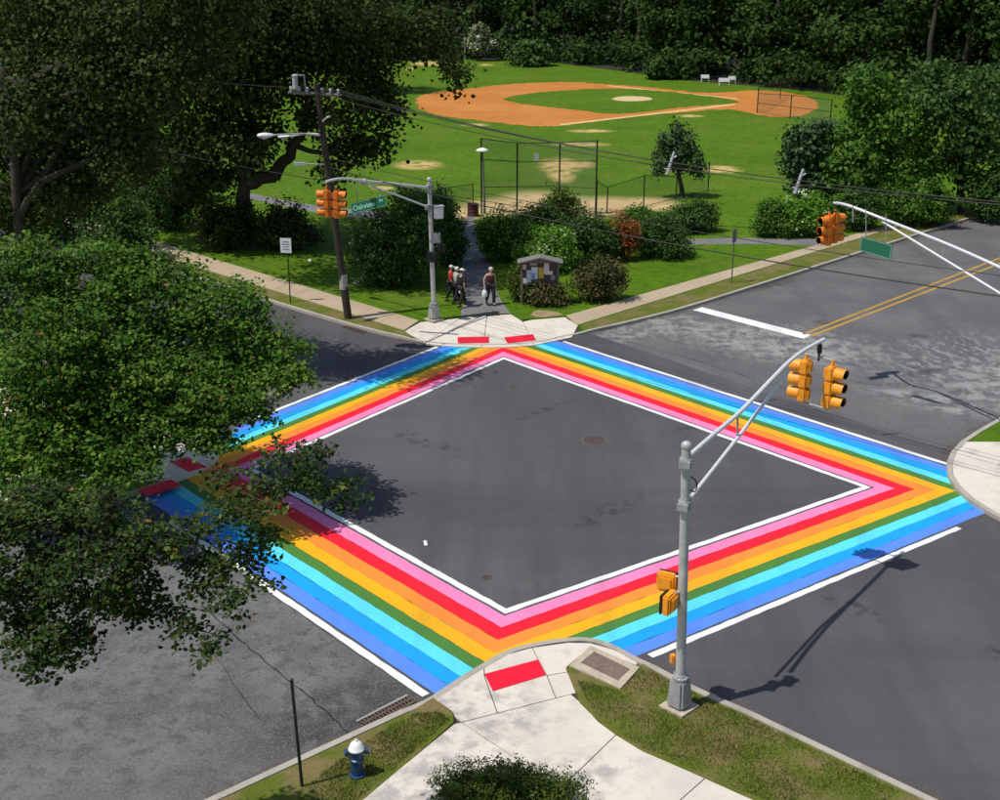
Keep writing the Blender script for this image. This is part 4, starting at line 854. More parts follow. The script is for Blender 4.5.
def person(P, yaw, s, label, pose, clothes, hair, skin=M_skin, cap=None):
    """pose: joint overrides in a 1.74 m standing frame facing +y; clothes: dict of materials"""
    t = empty('person', P, label=label, cat='person', group='people walking on the park path')
    J = dict(pel=(0, 0, .96), sp=(0, .01, 1.12), ch=(0, .0, 1.32), nk=(0, .0, 1.48), hb=(0, .02, 1.56), hm=(0, .03, 1.64), ht=(0, .02, 1.72))
    for sd, n in ((-1, 'l'), (1, 'r')):
        J.update({'sh' + n: (sd * .17, 0, 1.41), 'el' + n: (sd * .23, -.02, 1.14), 'wr' + n: (sd * .24, .08, .91), 'ha' + n: (sd * .24, .11, .83),
                  'hp' + n: (sd * .09, 0, .91), 'kn' + n: (sd * .10, .03, .50), 'an' + n: (sd * .10, 0, .09), 'to' + n: (sd * .11, .15, .04)})
    J.update(pose)
    Mt = Matrix.Rotation(yaw, 3, 'Z')
    W = {k: Mt @ (Vector(v) * s) for k, v in J.items()}
    def part(name, names, edges, rad, m, root=0, parent=t):
        me = skin_mesh([W[n] for n in names], [(names.index(a), names.index(b)) for a, b in edges], [r * s if not isinstance(r, tuple) else (r[0] * s, r[1] * s) for r in rad], root)
        me.name = name; me.materials.clear(); return link(name, me, m, parent)
    names = ['pel', 'sp', 'ch', 'nk', 'hb', 'hm', 'ht'] + [a + n for n in 'lr' for a in ('sh', 'el', 'wr', 'ha', 'hp', 'kn', 'an', 'to')]
    edges = [('pel', 'sp'), ('sp', 'ch'), ('ch', 'nk'), ('nk', 'hb'), ('hb', 'hm'), ('hm', 'ht')]
    for n in 'lr': edges += [('ch', 'sh' + n), ('sh' + n, 'el' + n), ('el' + n, 'wr' + n), ('wr' + n, 'ha' + n), ('pel', 'hp' + n), ('hp' + n, 'kn' + n), ('kn' + n, 'an' + n), ('an' + n, 'to' + n)]
    rad = [(.12, .09), (.12, .085), (.13, .095), .05, .075, .088, .055] + [.058, .042, .03, .035, .082, .058, .04, .035] * 2
    body = part('body', names, edges, rad, skin)
    # fingers, nose and ears belong to the body's own mesh
    q = MB()
    for n, sd in (('l', -1), ('r', 1)):
        a, b = W['wr' + n], W['ha' + n]; d = (b - a).normalized(); sdv = Mt @ Vector((0, 1, 0)); sdv = (sdv - d * sdv.dot(d)).normalized()
        for k, ln in enumerate((.07, .08, .085, .07)):
            o = b + sdv * (k - 1.5) * .019 * s; q.tube([o, o + d * ln * .55 * s, o + (d * ln + d.cross(sdv) * .02 * sd) * s], [.009 * s, .0085 * s, .006 * s], 5)
        o = lerp(a, b, .4); q.tube([o, o + (sdv * .045 + d * .03) * s, o + (sdv * .055 + d * .06) * s], [.011 * s, .01 * s, .007 * s], 5)
    f = Mt @ Vector((0, 1, 0)); r_ = Mt @ Vector((1, 0, 0)); hm = W['hm']
    q.tube([hm + f * .07 * s, hm + (f * .115 - Vector((0, 0, .02))) * s], [.012 * s, .016 * s], 5)
    for sd in (-1, 1): q.tube([hm + r_ * sd * .075 * s, hm + r_ * sd * .105 * s], [.02 * s, .03 * s], 6)
    me = bpy.data.meshes.new('x'); me.from_pydata([tuple(p) for p in q.v], [], q.f)
    bm = bmesh.new(); bm.from_mesh(body.data); bm.from_mesh(me); bm.to_mesh(body.data); bm.free()
    for p in body.data.polygons: p.use_smooth = True
    for sd in (-1, 1):
        q = MB(); c = hm + P + (f * .083 + r_ * sd * .032 + Vector((0, 0, .02))) * s; q.lathe(c, [(.003, -.01 * s), (.012 * s, 0), (.003, .01 * s)], 6); q.build('eye', M_blk, t)
    q = MB(); q.tube([hm + P + (f * .085 - r_ * .025 - Vector((0, 0, .05))) * s, hm + P + (f * .088 - Vector((0, 0, .052))) * s, hm + P + (f * .085 + r_ * .025 - Vector((0, 0, .05))) * s], .007 * s, 5); q.build('mouth', mat('lips', (.3, .1, .09), .5), t)
    if hair:
        q = MB(); q.lathe(P + hm + (f * -.018 + Vector((0, 0, .005))) * s, [(.098 * s, -.03 * s), (.104 * s, .02 * s), (.09 * s, .07 * s), (.05 * s, .1 * s), (.01, .112 * s)], 14); q.build('hair', hair, t, smooth=True)
    if cap:
        q = MB(); q.lathe(P + hm + Vector((0, 0, .035)) * s, [(.106 * s, 0), (.11 * s, .02 * s), (.095 * s, .07 * s), (.05 * s, .1 * s), (.01, .108 * s)], 14)
        q.add([P + hm + (f * .08 + r_ * a * .09 + Vector((0, 0, z))) * s for a, z in ((-1, .04), (1, .04))] + [P + hm + (f * .2 + r_ * a * .07 + Vector((0, 0, z))) * s for a, z in ((1, .025), (-1, .025))] + [P + hm + (f * .08 + r_ * a * .09 + Vector((0, 0, .055))) * s for a in (-1, 1)] + [P + hm + (f * .2 + r_ * a * .07 + Vector((0, 0, .038))) * s for a in (1, -1)], [(3, 2, 1, 0), (4, 5, 6, 7), (0, 1, 5, 4), (1, 2, 6, 5), (2, 3, 7, 6), (3, 0, 4, 7)])
        q.build('cap', cap, t, smooth=True)
    # shirt: torso and upper arms, trousers, shoes
    if clothes.get('sleeves', True):
        sn = ['pel', 'sp', 'ch', 'shl', 'ell', 'shr', 'elr']; W['ell_'] = W['ell']
        part('shirt', sn, [('pel', 'sp'), ('sp', 'ch'), ('ch', 'shl'), ('shl', 'ell'), ('ch', 'shr'), ('shr', 'elr')], [(.175, .145), (.17, .14), (.175, .14), .085, .065, .085, .065], clothes['shirt'])
    else:
        W['al'] = lerp(W['ch'], W['shl'], .75); W['ar'] = lerp(W['ch'], W['shr'], .75)
        part('shirt', ['pel', 'sp', 'ch', 'al', 'ar'], [('pel', 'sp'), ('sp', 'ch'), ('ch', 'al'), ('ch', 'ar')], [(.175, .145), (.17, .14), (.175, .14), .075, .075], clothes['shirt'])
    part('trousers', ['pel', 'hpl', 'knl', 'anl', 'hpr', 'knr', 'anr'], [('pel', 'hpl'), ('hpl', 'knl'), ('knl', 'anl'), ('pel', 'hpr'), ('hpr', 'knr'), ('knr', 'anr')], [(.165, .135), .115, .09, .07, .115, .09, .07], clothes['trousers'])
    for n in 'lr':
        a, b = W['an' + n] + P, W['to' + n] + P; d = b - a; d.z = 0; d.normalize(); q = MB()
        a0 = Vector((a.x, a.y, max(P.z + .035 * s, a.z - .05 * s))); q.tube([a0 - d * .06 * s, a0 + d * .02 * s, a0 + d * .13 * s, a0 + d * .19 * s], [.04 * s, .05 * s, .042 * s, .025 * s], 8); q.build('shoe', clothes['shoes'], t, smooth=True)
    return t, W
C_ = lambda n, c: mat('cloth_' + n, c, .85, 0, .15, 9, .2, 60)
blk, drk, brn = C_('black', (.012, .012, .013)), C_('navy', (.014, .016, .026)), C_('maroon', (.06, .014, .012))
white_c, red_c, grey_c = C_('white', (.62, .62, .62)), C_('red', (.42, .02, .018)), C_('grey', (.36, .36, .38))
def bag(P, W, hand, label, s=.2):
    c = P + W[hand] - Vector((0, 0, .10 + s * .8)); t = empty('carrier_bag', c - Vector((0, 0, s)), label=label, cat='bag')
    q = MB(); rr = random.Random(int(abs(c.x) * 100)); q.lathe(c, [(.03, -s), (s * .62, -s * .8), (s * .72, -s * .1), (s * .5, s * .5), (s * .18, s * .9)], 12)
    q.v = [v + Vector((rr.uniform(-.012, .012), rr.uniform(-.012, .012), 0)) for v in q.v]; q.build('sack', white_c, t, smooth=True)
    q = MB(); q.tube(sub([c + Vector((-.03, 0, s * .85)), c + Vector((-.03, 0, s + .1)), c + Vector((.03, 0, s + .1)), c + Vector((.03, 0, s * .85))], 4), .008, 5); q.build('handles', white_c, t)
P1 = G(490.5, 305, .1)
walk = dict(hpl=(-.09, 0, .91), knl=(-.10, .18, .54), anl=(-.10, .16, .10), tol=(-.11, .31, .05), knr=(.10, -.05, .50), anr=(.10, -.26, .13), tor=(.11, -.14, .04))
_, W1 = person(P1, R(200), 1.0, 'person in a dark maroon sleeveless top and black trousers, bare arms, by the path edge',
    dict(walk, hm=(.0, .08, 1.63), hb=(0, .06, 1.55), ht=(0, .07, 1.71), elr=(.30, -.02, 1.15), war=(0, 0, 0), wrr=(.30, .06, .92), har=(.30, .08, .84), ell=(-.24, -.08, 1.15), wrl=(-.24, .0, .93), hal=(-.24, .02, .85)), dict(shirt=brn, trousers=blk, shoes=blk, sleeves=False), mat('grey_hair', (.5, .46, .44), .7))
bag(P1, W1, 'har', 'white carrier bag held by the person in the maroon top', .19)
P2 = G(462, 307, .1)
_, W2 = person(P2, R(-35), .98, 'person in black with a white cap striding on the path', dict(knl=(-.10, .26, .56), anl=(-.10, .38, .10), tol=(-.11, .53, .06), knr=(.10, -.10, .51), anr=(.10, -.38, .16), tor=(.11, -.28, .05), elr=(.24, -.16, 1.16), wrr=(.25, -.12, .93), har=(.25, -.1, .85), ell=(-.25, .1, 1.16), wrl=(-.25, .26, 1.0), hal=(-.25, .30, .93)), dict(shirt=blk, trousers=blk, shoes=blk), mat('dark_hair', (.02, .016, .013), .6), cap=white_c)
bag(P2, W2, 'hal', 'white carrier bag swinging from the hand of the person in black', .17)
P3 = G(457, 303.5, .1)
person(P3, R(-60), .96, 'person in a pale grey shirt walking behind the one in black', walk, dict(shirt=grey_c, trousers=blk, shoes=blk), mat('white_hair', (.6, .58, .56), .7), skin=M_skin2)
P4 = G(451, 301, .1)
person(P4, R(-80), .93, 'person in a bright red shirt and pale cap nearest the far signal pole', walk, dict(shirt=red_c, trousers=drk, shoes=blk), mat('dark_hair', (.02, .016, .013), .6), cap=C_('pale_pink', (.6, .5, .5)))
# ------------------------------------------------------------------ vegetation
def leaf_mesh(name, pts, nrm, size, rng, fine=False, val=None, droop=0.0):
    n = len(pts); pts = np.asarray(pts, dtype=np.float64)
    N = nrm / np.linalg.norm(nrm, axis=1, keepdims=True)
    T = rng.normal(size=(n, 3)); T[:, 2] -= droop; T -= N * (T * N).sum(1, keepdims=True); T /= np.linalg.norm(T, axis=1, keepdims=True) + 1e-9
    B = np.cross(N, T); s = (size * rng.uniform(.6, 1.35, n))[:, None]
    if fine:
        prof = [(-.5, 0, 0), (-.22, .36, .10), (.12, .30, .08), (.55, 0, -.06), (.12, -.30, .08), (-.22, -.36, .10)]; fs = [(0, 3, 2, 1), (0, 5, 4, 3)]
    else:
        prof = [(-.5, 0, 0), (.02, .40, .1), (.55, 0, 0), (.02, -.40, .1)]; fs = [(0, 1, 2, 3)]
    k = len(prof); V = np.empty((n, k, 3))
    for i, (a, b, c) in enumerate(prof): V[:, i] = pts + s * (T * a + B * b + N * c)
    F = np.array(fs)[None] + (np.arange(n) * k)[:, None, None]; F = F.reshape(-1, 4); nf = len(F)
    me = bpy.data.meshes.new(name); me.vertices.add(n * k); me.vertices.foreach_set('co', V.ravel())
    me.loops.add(nf * 4); me.loops.foreach_set('vertex_index', F.ravel().astype(np.int32))
    me.polygons.add(nf); me.polygons.foreach_set('loop_start', (np.arange(nf) * 4).astype(np.int32))
    me.update(calc_edges=True)
    v = rng.uniform(0, 1, n) if val is None else np.clip(val, 0, 1)
    at = me.attributes.new('v', 'FLOAT', 'FACE'); at.data.foreach_set('value', np.repeat(v, len(fs)).astype(np.float32))
    return me
def cloud(blobs, n, rng, clump=26, sig=.28, shell=.45, upw=.5):
    """leaf points and normals gathered in clumps inside ellipsoids: (centre, (rx,ry,rz), weight)"""
    w_ = np.array([b[2] * np.prod(b[1]) ** .72 for b in blobs]); w_ /= w_.sum(); P = []; Nn = []; Vv = []
    for (c, r, _), f in zip(blobs, w_):
        m = max(2, int(n * f / clump)); d = rng.normal(size=(m, 3)); d /= np.linalg.norm(d, axis=1, keepdims=True)
        rad = rng.uniform(shell ** 3, 1, m) ** (1 / 3); cc = np.array(c) + d * np.array(r) * rad[:, None]
        cv = rng.normal(.5, .2, m)
        k = np.repeat(np.arange(m), clump); p = cc[k] + rng.normal(size=(len(k), 3)) * sig * np.array([1, 1, .75])
        nn = d[k] * .7 + np.array([0, 0, upw]) + rng.normal(size=(len(k), 3)) * .55
        P.append(p); Nn.append(nn); Vv.append(cv[k] + rng.normal(0, .14, len(k)))
    return np.concatenate(P), np.concatenate(Nn), np.concatenate(Vv)
g = lambda a, k=1.0: tuple(x * k for x in a)
LM_near = leaf_mat('leaf_near_tree', [(0, (.028, .080, .007)), (.4, (.060, .150, .012)), (.75, (.11, .225, .020)), (.97, (.19, .28, .04)), (1, (.30, .10, .03))], .4)
LM_nearb = leaf_mat('leaf_nearer_tree', [(0, (.016, .036, .006)), (.4, (.036, .072, .009)), (.75, (.07, .115, .016)), (.97, (.15, .18, .03)), (1, (.26, .12, .03))], .34)  # leaf tones darkened to carry the shade of foliage higher up
LM_dark = leaf_mat('leaf_dark_tree', [(0, (.020, .033, .007)), (.5, (.038, .060, .012)), (1, (.085, .12, .024))], .26, .75)
LM_wood = leaf_mat('leaf_woodland', [(0, (0.0138, 0.0335, 0.0059)), (.5, (0.0295, 0.0649, 0.0108)), (1, (0.0689, 0.1279, 0.0216))], .26, .8)
LM_mid = leaf_mat('leaf_mid_green', [(0, (0.0286, 0.0806, 0.0091)), (.5, (0.0624, 0.1495, 0.0156)), (1, (0.1300, 0.2470, 0.0286))], .32)
LM_deep = leaf_mat('leaf_deep_green', [(0, (0.0208, 0.0546, 0.0104)), (.5, (0.0442, 0.1014, 0.0182)), (1, (0.0975, 0.1755, 0.0338))], .28)
LM_blue = leaf_mat('leaf_blue_green', [(0, (.020, .046, .018)), (.5, (.042, .088, .032)), (1, (.09, .155, .06))], .25)
LM_bright = leaf_mat('leaf_bright', [(0, (0.0600, 0.1680, 0.0120)), (.5, (0.1200, 0.2700, 0.0240)), (.86, (0.2040, 0.3720, 0.0420)), (.93, (0.6000, 0.6720, 0.3600)), (1, (0.8000, 0.8000, 0.6240))], .36)
LM_flow = leaf_mat('leaf_flowering', [(0, (0.0240, 0.0660, 0.0108)), (.6, (0.0540, 0.1260, 0.0168)), (.80, (0.1200, 0.2280, 0.0420)), (.88, (0.5520, 0.6240, 0.4320)), (1, (0.8000, 0.8000, 0.6960))], .3)
LM_red = leaf_mat('leaf_red', [(0, (.07, .03, .008)), (.35, (.22, .055, .014)), (.75, (.42, .13, .035)), (1, (.16, .20, .03))], .3)
LM_brown = leaf_mat('leaf_brownish', [(0, (0.0276, 0.0345, 0.0115)), (.5, (0.0713, 0.0759, 0.0230)), (1, (0.1725, 0.1495, 0.0483))], .25)
LM_hedge = leaf_mat('leaf_hedge', [(0, (0.0276, 0.0552, 0.0080)), (.5, (0.0633, 0.1035, 0.0138)), (1, (0.1495, 0.1898, 0.0299))], .25)
LM_pale = leaf_mat('leaf_pale_flower', [(0, (.05, .08, .02)), (.4, (.16, .20, .08)), (1, (.6, .62, .42))], .3)
def limb(q, a, b, r0, r1, rng, n=5, wob=.12):
    a, b = Vector(a), Vector(b); L = (b - a).length; P = [a]
    for i in range(1, n): P.append(lerp(a, b, i / n) + Vector(rng.normal(size=3)) * wob * L * .35 + Vector((0, 0, .06 * L * math.sin(math.pi * i / n))))
    P.append(b); q.tube(sub(P, 2), [r0 + (r1 - r0) * i / (2 * n) for i in range(2 * n + 1)], 7); return P
def shrub(x, ybase, wpx, ytop, label, lm, n=2600, size=.13, seed=0, depth=.8, name='shrub', group='park shrubs', cat='shrub', lobes=9, sig=.16):
    """bush standing on pixel (x, ybase), wpx pixels wide, its top at row ytop"""
    rng = np.random.default_rng(seed + 100); P = G(x, ybase, .1); wd = wpx * P.y / FPX * 1.06 / 2; h = zat(x, ybase, ytop, .1)
    P = P + Vector((0, wd * depth * .55, 0))
    t = empty(name, P, label=label, cat=cat, group=group); bl = []
    for i in range(lobes):
        a = rng.uniform(0, 6.28); rr = rng.uniform(.15, .62); f = rng.uniform(.28, .72)
        top_k = 1 - .45 * rr
        bl.append(((P.x + wd * rr * math.cos(a), P.y + wd * depth * rr * math.sin(a), P.z + h * f * top_k), (wd * rng.uniform(.36, .5), wd * depth * rng.uniform(.36, .5), h * rng.uniform(.24, .34)), 1))
    bl.append(((P.x, P.y, P.z + h * .66), (wd * .5, wd * depth * .5, h * .32), 1)); bl.append(((P.x, P.y, P.z + h * .3), (wd * .85, wd * depth * .85, h * .3), 1.2))
    pts, nn, vv = cloud(bl, n, rng, 22, sig, .35); pts[:, 2] = np.maximum(pts[:, 2], P.z + .03); pts -= np.array(P)
    link('foliage', leaf_mesh('foliage', pts, nn, size, rng, val=vv), lm, t)
    q = MB()
    for k in range(4):
        a = 1.57 * k + .4; limb(q, P, P + Vector((math.cos(a) * wd * .4, math.sin(a) * wd * .3, h * .6)), .035, .012, rng, 3)
    q.build('stem', M_bark, t)
    return t
BUSH = [  # x, base row, width, top row, label, leaf, leaves, leaf size
    (400, 291, 112, 184, 'tall dark bush behind the far signal pole', LM_deep, 15000, .13),
    (378, 288, 66, 230, 'broad bush with white blossoms left of the far signal pole', LM_flow, 7000, .12),
    (444, 268, 46, 182, 'upright dark bush at the left edge of the park path', LM_deep, 9000, .13),
    (428, 228, 70, 184, 'dark bush behind the white equipment box', LM_mid, 8000, .14),
    (509, 263, 72, 203, 'rounded dark green bush at the right edge of the park path', LM_mid, 11000, .12),
    (548, 275, 78, 226, 'bright green bush with pale blossoms above the notice board', LM_bright, 7500, .13),
    (561, 226, 54, 184, 'olive bush standing in front of the backstop', LM_hedge, 6000, .13),
    (541, 236, 60, 206, 'dark bush in front of the olive one', LM_deep, 7000, .13),
    (590, 266, 72, 210, 'dark bush between the pale blossoms and the red bush', LM_deep, 10000, .13),
    (621, 262, 40, 212, 'reddish orange leaved bush', LM_red, 5500, .12),
    (660, 260, 74, 210, 'round dark green bush right of the reddish one', LM_deep, 11000, .12),
    (691, 234, 60, 197, 'dome shaped bush below the small tree', LM_deep, 8000, .13),
    (640, 232, 50, 206, 'dark bush behind the reddish one', LM_mid, 6000, .13),
    (599, 304, 66, 258, 'brownish bush right of the notice board', LM_brown, 8000, .11),
    (524, 302, 40, 262, 'brownish bush left of the notice board', LM_hedge, 6000, .11),
    (545, 307, 52, 284, 'low brownish plants under the notice board', LM_brown, 5500, .10),
    (775, 238, 62, 200, 'dark bush left of the right hand signal head', LM_mid, 8000, .14),
    (808, 238, 66, 188, 'bright leafy bush behind the right hand signal head', LM_bright, 8000, .15),
    (855, 232, 66, 184, 'dark bush at the right edge beyond the signal arm', LM_deep, 8000, .15),
    (920, 228, 96, 176, 'wide dark hedge bush beyond the right hand street', LM_mid, 9000, .17),
    (1010, 224, 96, 165, 'large bush at the far right of the park edge', LM_deep, 9000, .18),
    (222, 252, 80, 194, 'dark bush left of the big tree trunk', LM_dark, 9000, .14),
    (283, 252, 82, 200, 'dark bush right of the big tree trunk', LM_dark, 9000, .14),
    (165, 232, 76, 176, 'shaded bush at the left edge of the park', LM_deep, 8000, .15),
    (118, 266, 96, 192, 'leafy bush beside the end of the left park sidewalk', LM_deep, 9000, .14),
    (40, 245, 110, 150, 'big shaded bush beyond the left edge of the street', LM_mid, 9000, .2),
    (150, 205, 120, 118, 'tall green bush behind the left lawn', LM_mid, 11000, .2)]
for k, (x, yb, wp, yt, lab, lm, n, sz) in enumerate(BUSH): shrub(x, yb, wp, yt, lab, lm, n, sz, k + 1, .8, lobes=13, sig=.17)
shrub(508, 832, 214, 775, 'dense clipped hedge at the bottom beside the near sidewalk', LM_hedge, 42000, .045, 60, .5, group='near hedge', lobes=26, sig=.06)
# small tree on the lawn
def tree(P, trunk, limbs, blobs, n, size, lm, label, seed, r0=.2, group='park trees', name='tree', clump=26, sig=.3, fine=False, shell=.45, bark=None):
    rng = np.random.default_rng(seed); t = empty(name, P, label=label, cat='tree', group=group)
    q = MB(); m_ = len(trunk); q.tube(sub(trunk, 3), [r0 * (1.35 if i == 0 else 1) * (1 - .55 * i / (3 * (m_ - 1))) for i in range(3 * (m_ - 1) + 1)], 10)
    for a, b, ra, rb in limbs: limb(q, a, b, ra, rb, rng)
    q.build('trunk', bark or M_bark, t, smooth=True)
    pts, nn, vv = cloud(blobs, n, rng, clump, sig, shell); pts -= np.array(P)
    link('crown', leaf_mesh('crown', pts, nn, size, rng, fine, val=vv), lm, t); return t
def pb(x, y, Y, rp, ry=None, w_=1.0, dep=None):   # blob from pixel centre, distance and pixel radii
    c = D(x, y, Y); k = Y / FPX; rx = rp * k; rz = (ry or rp) * k
    return ((c.x, c.y, c.z), (rx, (dep or rx), rz), w_)
P = G(683, 197.5, .1); Y = P.y
tree(P, [P, D(681, 185, Y), D(678, 170, Y), D(677, 140, Y), D(677, 124, Y)], [(D(679, 172, Y), D(692, 165, Y), .07, .02), (D(678, 165, Y), D(662, 162, Y), .07, .02), (D(678, 155, Y), D(690, 146, Y), .06, .02), (D(677, 150, Y), D(664, 144, Y), .06, .02)],
     [pb(677, 128, Y, 8, 9), pb(670, 142, Y, 12, 11), pb(685, 142, Y, 11, 11), pb(677, 152, Y, 16, 12), pb(663, 160, Y, 10, 11), pb(692, 161, Y, 13, 10), pb(658, 170, Y, 6, 8), pb(699, 172, Y, 7, 7), pb(678, 165, Y, 10, 8)], 3600, .19, LM_blue, 'small blue green tree standing alone on the lawn behind the fence', 41, .17, clump=12, sig=.17, shell=.6)
# trees on the right of the lawn
for (x, yb, Yk, bl, lab, lm, sd) in (
    (806, 206, 0, [(800, 140, 12, 14), (812, 150, 18, 16), (800, 165, 14, 16), (820, 178, 22, 16), (806, 190, 16, 12), (824, 134, 14, 14)], 'dark narrow tree at the right of the lawn', LM_blue, 42),
    (870, 214, 0, [(866, 150, 34, 30), (885, 120, 36, 30), (850, 176, 26, 24), (895, 172, 40, 30), (870, 90, 26, 26)], 'broad tree beyond the right end of the lawn', LM_mid, 43),
    (960, 212, 0, [(955, 140, 46, 40), (985, 100, 50, 44), (940, 100, 40, 36), (1000, 160, 50, 36)], 'large tree beyond the right hand street', LM_deep, 44)):
    P = G(x, yb, .1); Y = P.y
    tree(P, [P, D(x, yb - 25, Y), D(x + 2, yb - 55, Y), D(x + 2, bl[0][1], Y)], [(D(x, yb - 25, Y), D(b[0], b[1], Y), .08, .025) for b in bl], [pb(a, b, Y, c, d) for a, b, c, d in bl], 9000, .28, lm, lab, sd, .22, sig=.34)
# big dark tree on the left of the park
P = G(252, 246, .1); Y = P.y
T0 = [P, D(250, 232, Y), D(246, 214, Y), D(243, 196, Y), D(247, 176, Y)]
lm_ = [(D(247, 178, Y), D(240, 120, Y), .5, .2), (D(240, 120, Y), D(225, 40, Y - 1), .22, .08), (D(247, 182, Y), D(276, 176, Y), .42, .34), (D(274, 178, Y), D(298, 140, Y - .5), .34, .24), (D(298, 140, Y - .5), D(312, 95, Y - 1), .24, .14), (D(296, 146, Y - .5), D(326, 156, Y - 1), .16, .1), (D(326, 156, Y - 1), D(362, 130, Y - 1.5), .1, .04), (D(312, 95, Y - 1), D(380, 40, Y), .14, .05), (D(312, 95, Y - 1), D(290, 20, Y), .14, .05), (D(244, 190, Y), D(205, 120, Y), .2, .06), (D(360, 60, Y), D(448, 62, Y - 1), .07, .03), (D(448, 62, Y - 1), D(461, 90, Y - 1), .03, .012), (D(247, 178, Y), D(262, 60, Y + 1), .3, .1)]
bl = [(215, 70, 46, 40), (255, 40, 50, 40), (300, 30, 50, 36), (345, 50, 44, 34), (375, 78, 26, 26), (350, 104, 30, 24), (385, 118, 16, 18), (372, 142, 22, 14), (340, 152, 22, 18), (225, 115, 40, 32), (195, 140, 34, 30), (275, 85, 40, 28), (310, 112, 18, 18), (215, 168, 28, 22), (190, 185, 24, 22), (250, 150, 22, 26), (395, 40, 30, 24), (430, 22, 26, 14), (440, 48, 14, 14), (456, 78, 8, 14), (452, 62, 8, 9), (160, 60, 50, 44), (120, 110, 46, 44), (345, 10, 60, 26), (240, -10, 80, 40), (330, 178, 10, 12), (272, 130, 10, 14)]
high = [pb(a, b, Yk, c, d, .8) for a, b, Yk, c, d in ((200, -40, 57, 66, 44), (270, -60, 56, 66, 44), (330, -50, 58, 60, 40), (240, -110, 60, 80, 50), (150, -60, 58, 60, 44), (310, -120, 61, 70, 44))]  # unseen crown above the frame, added to shade the left lawn
tree(P, T0, lm_, [pb(a, b, Y + (i % 5 - 2) * .9, c, d, 1.0 if c > 25 else 1.4, dep=max(1.2, c * Y / FPX * 1.3)) for i, (a, b, c, d) in enumerate(bl)] + high, 60000, .25, LM_dark, 'big dark tree with thick forked trunk on the left of the park', 45, .62, sig=.42, clump=22, shell=.3)
# other trees at the far left edge of the park
for (x, yb, bl, lab, lm, sd) in ((60, 190, [(60, 100, 60, 50), (20, 60, 60, 50), (100, 50, 56, 46), (50, 10, 70, 40), (-10, 120, 50, 50)], 'tall tree at the left edge beyond the street', LM_deep, 46), (340, 92, [(345, 30, 40, 26), (310, 40, 36, 26), (380, 25, 36, 24), (340, 55, 30, 16)], 'far tree seen through the big dark tree', LM_mid, 47)):
    P = G(x, yb, .1); Y = P.y
    tree(P, [P, D(x, yb - 30, Y), D(x + 2, yb - 70, Y)], [(D(x, yb - 30, Y), D(b[0], b[1], Y), .14, .04) for b in bl], [pb(a, b, Y, c, d) for a, b, c, d in bl], 12000, .36, lm, lab, sd, .34, sig=.5)
P = Vector((-17.2, 44.5, .1)); rr_ = np.random.default_rng(8)
bl = [pb(a, b, Yk, c, d, dep=2.0) for a, b, Yk, c, d in ((195, 62, 44, 28, 26), (180, 20, 44, 46, 34), (225, 10, 44, 34, 26), (150, 80, 44, 44, 36), (110, 20, 45, 60, 46), (60, 70, 46, 60, 50), (200, -30, 43, 56, 36), (120, 120, 45, 36, 30), (40, -10, 46, 60, 50), (-10, 130, 47, 60, 50), (60, 150, 46.5, 50, 40), (-30, 40, 47, 70, 60), (20, 195, 45.5, 50, 36), (80, 185, 45, 44, 34), (130, 160, 44.5, 34, 26), (-20, 210, 46, 50, 40), (110, 70, 44, 50, 40), (30, 110, 44, 50, 40))]
tree(P, [P, P + Vector((.2, 0, 3)), P + Vector((.3, -.2, 6)), P + Vector((.6, -.4, 9))], [(P + Vector((.3, -.2, 6 + .3 * i)), Vector(b[0]), .14, .04) for i, b in enumerate(bl)], bl, 46000, .17, LM_dark, 'tall dark street tree overhanging the far left street', 51, .3, sig=.34, clump=22, shell=.3)
# far wood along the top of the lawn
rng = np.random.default_rng(77); line = [G(x, y, .1) for x, y in ((-160, 66), (100, 60), (300, 60), (400, 59), (480, 60), (560, 63.5), (620, 71), (680, 80), (730, 84), (800, 90), (900, 103), (1050, 118), (1300, 140))]
bl = []; tq = MB(); k = 0
for a, b in zip(line, line[1:]):
    L = (b - a).length; nseg = max(1, int(L / 1.9)); dn = Vector((-(b - a).y, (b - a).x, 0)).normalized()
    for i in range(nseg):
        p = lerp(a, b, (i + rng.uniform(0, 1)) / nseg) + dn * rng.uniform(1.5, 5)
        r = rng.uniform(1.6, 3.4); bl.append(((p.x, p.y, rng.uniform(1.0, 2.4)), (r, r, rng.uniform(1.2, 2.6)), .9))
        p = p + dn * rng.uniform(1, 6); r = rng.uniform(2.4, 4.6); bl.append(((p.x, p.y, rng.uniform(5, 14)), (r, r, rng.uniform(2, 4)), 1)); bl.append(((p.x + rng.uniform(-2, 2), p.y + rng.uniform(1, 5), rng.uniform(3, 9)), (r, r, rng.uniform(2, 4)), 1))
        if i % 2 == 0: pp_ = p + dn * rng.uniform(6, 14); bl.append(((pp_.x, pp_.y, rng.uniform(2, 10)), (5.5, 4, 5), .6))
        if rng.uniform() < .5: p = p + dn * rng.uniform(-3, 3); tq.tube([p + Vector((0, 0, -.1)), p + Vector((rng.uniform(-.5, .5), 0, 6)), p + Vector((rng.uniform(-1, 1), 0, 13))], [.35, .26, .14], 6)
for a in line[1:-1:2]: pass
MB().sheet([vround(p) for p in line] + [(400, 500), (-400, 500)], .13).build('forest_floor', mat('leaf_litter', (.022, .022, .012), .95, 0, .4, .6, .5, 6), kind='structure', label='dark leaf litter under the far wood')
pts, nn, vv = cloud(bl, 230000, rng, 20, .6, .3)
wd_ = link('woodland', leaf_mesh('woodland', pts, nn, .55, rng, val=vv), LM_wood); tag(wd_, 'dark wall of far trees behind the ball field', 'woodland', kind='stuff')
tk = tq.build('woodland_trunks', M_bark, kind='stuff'); tag(tk, 'dark trunks inside the far wood', 'trunks')
P = G(478, 60.5, .1); Y = P.y - 1
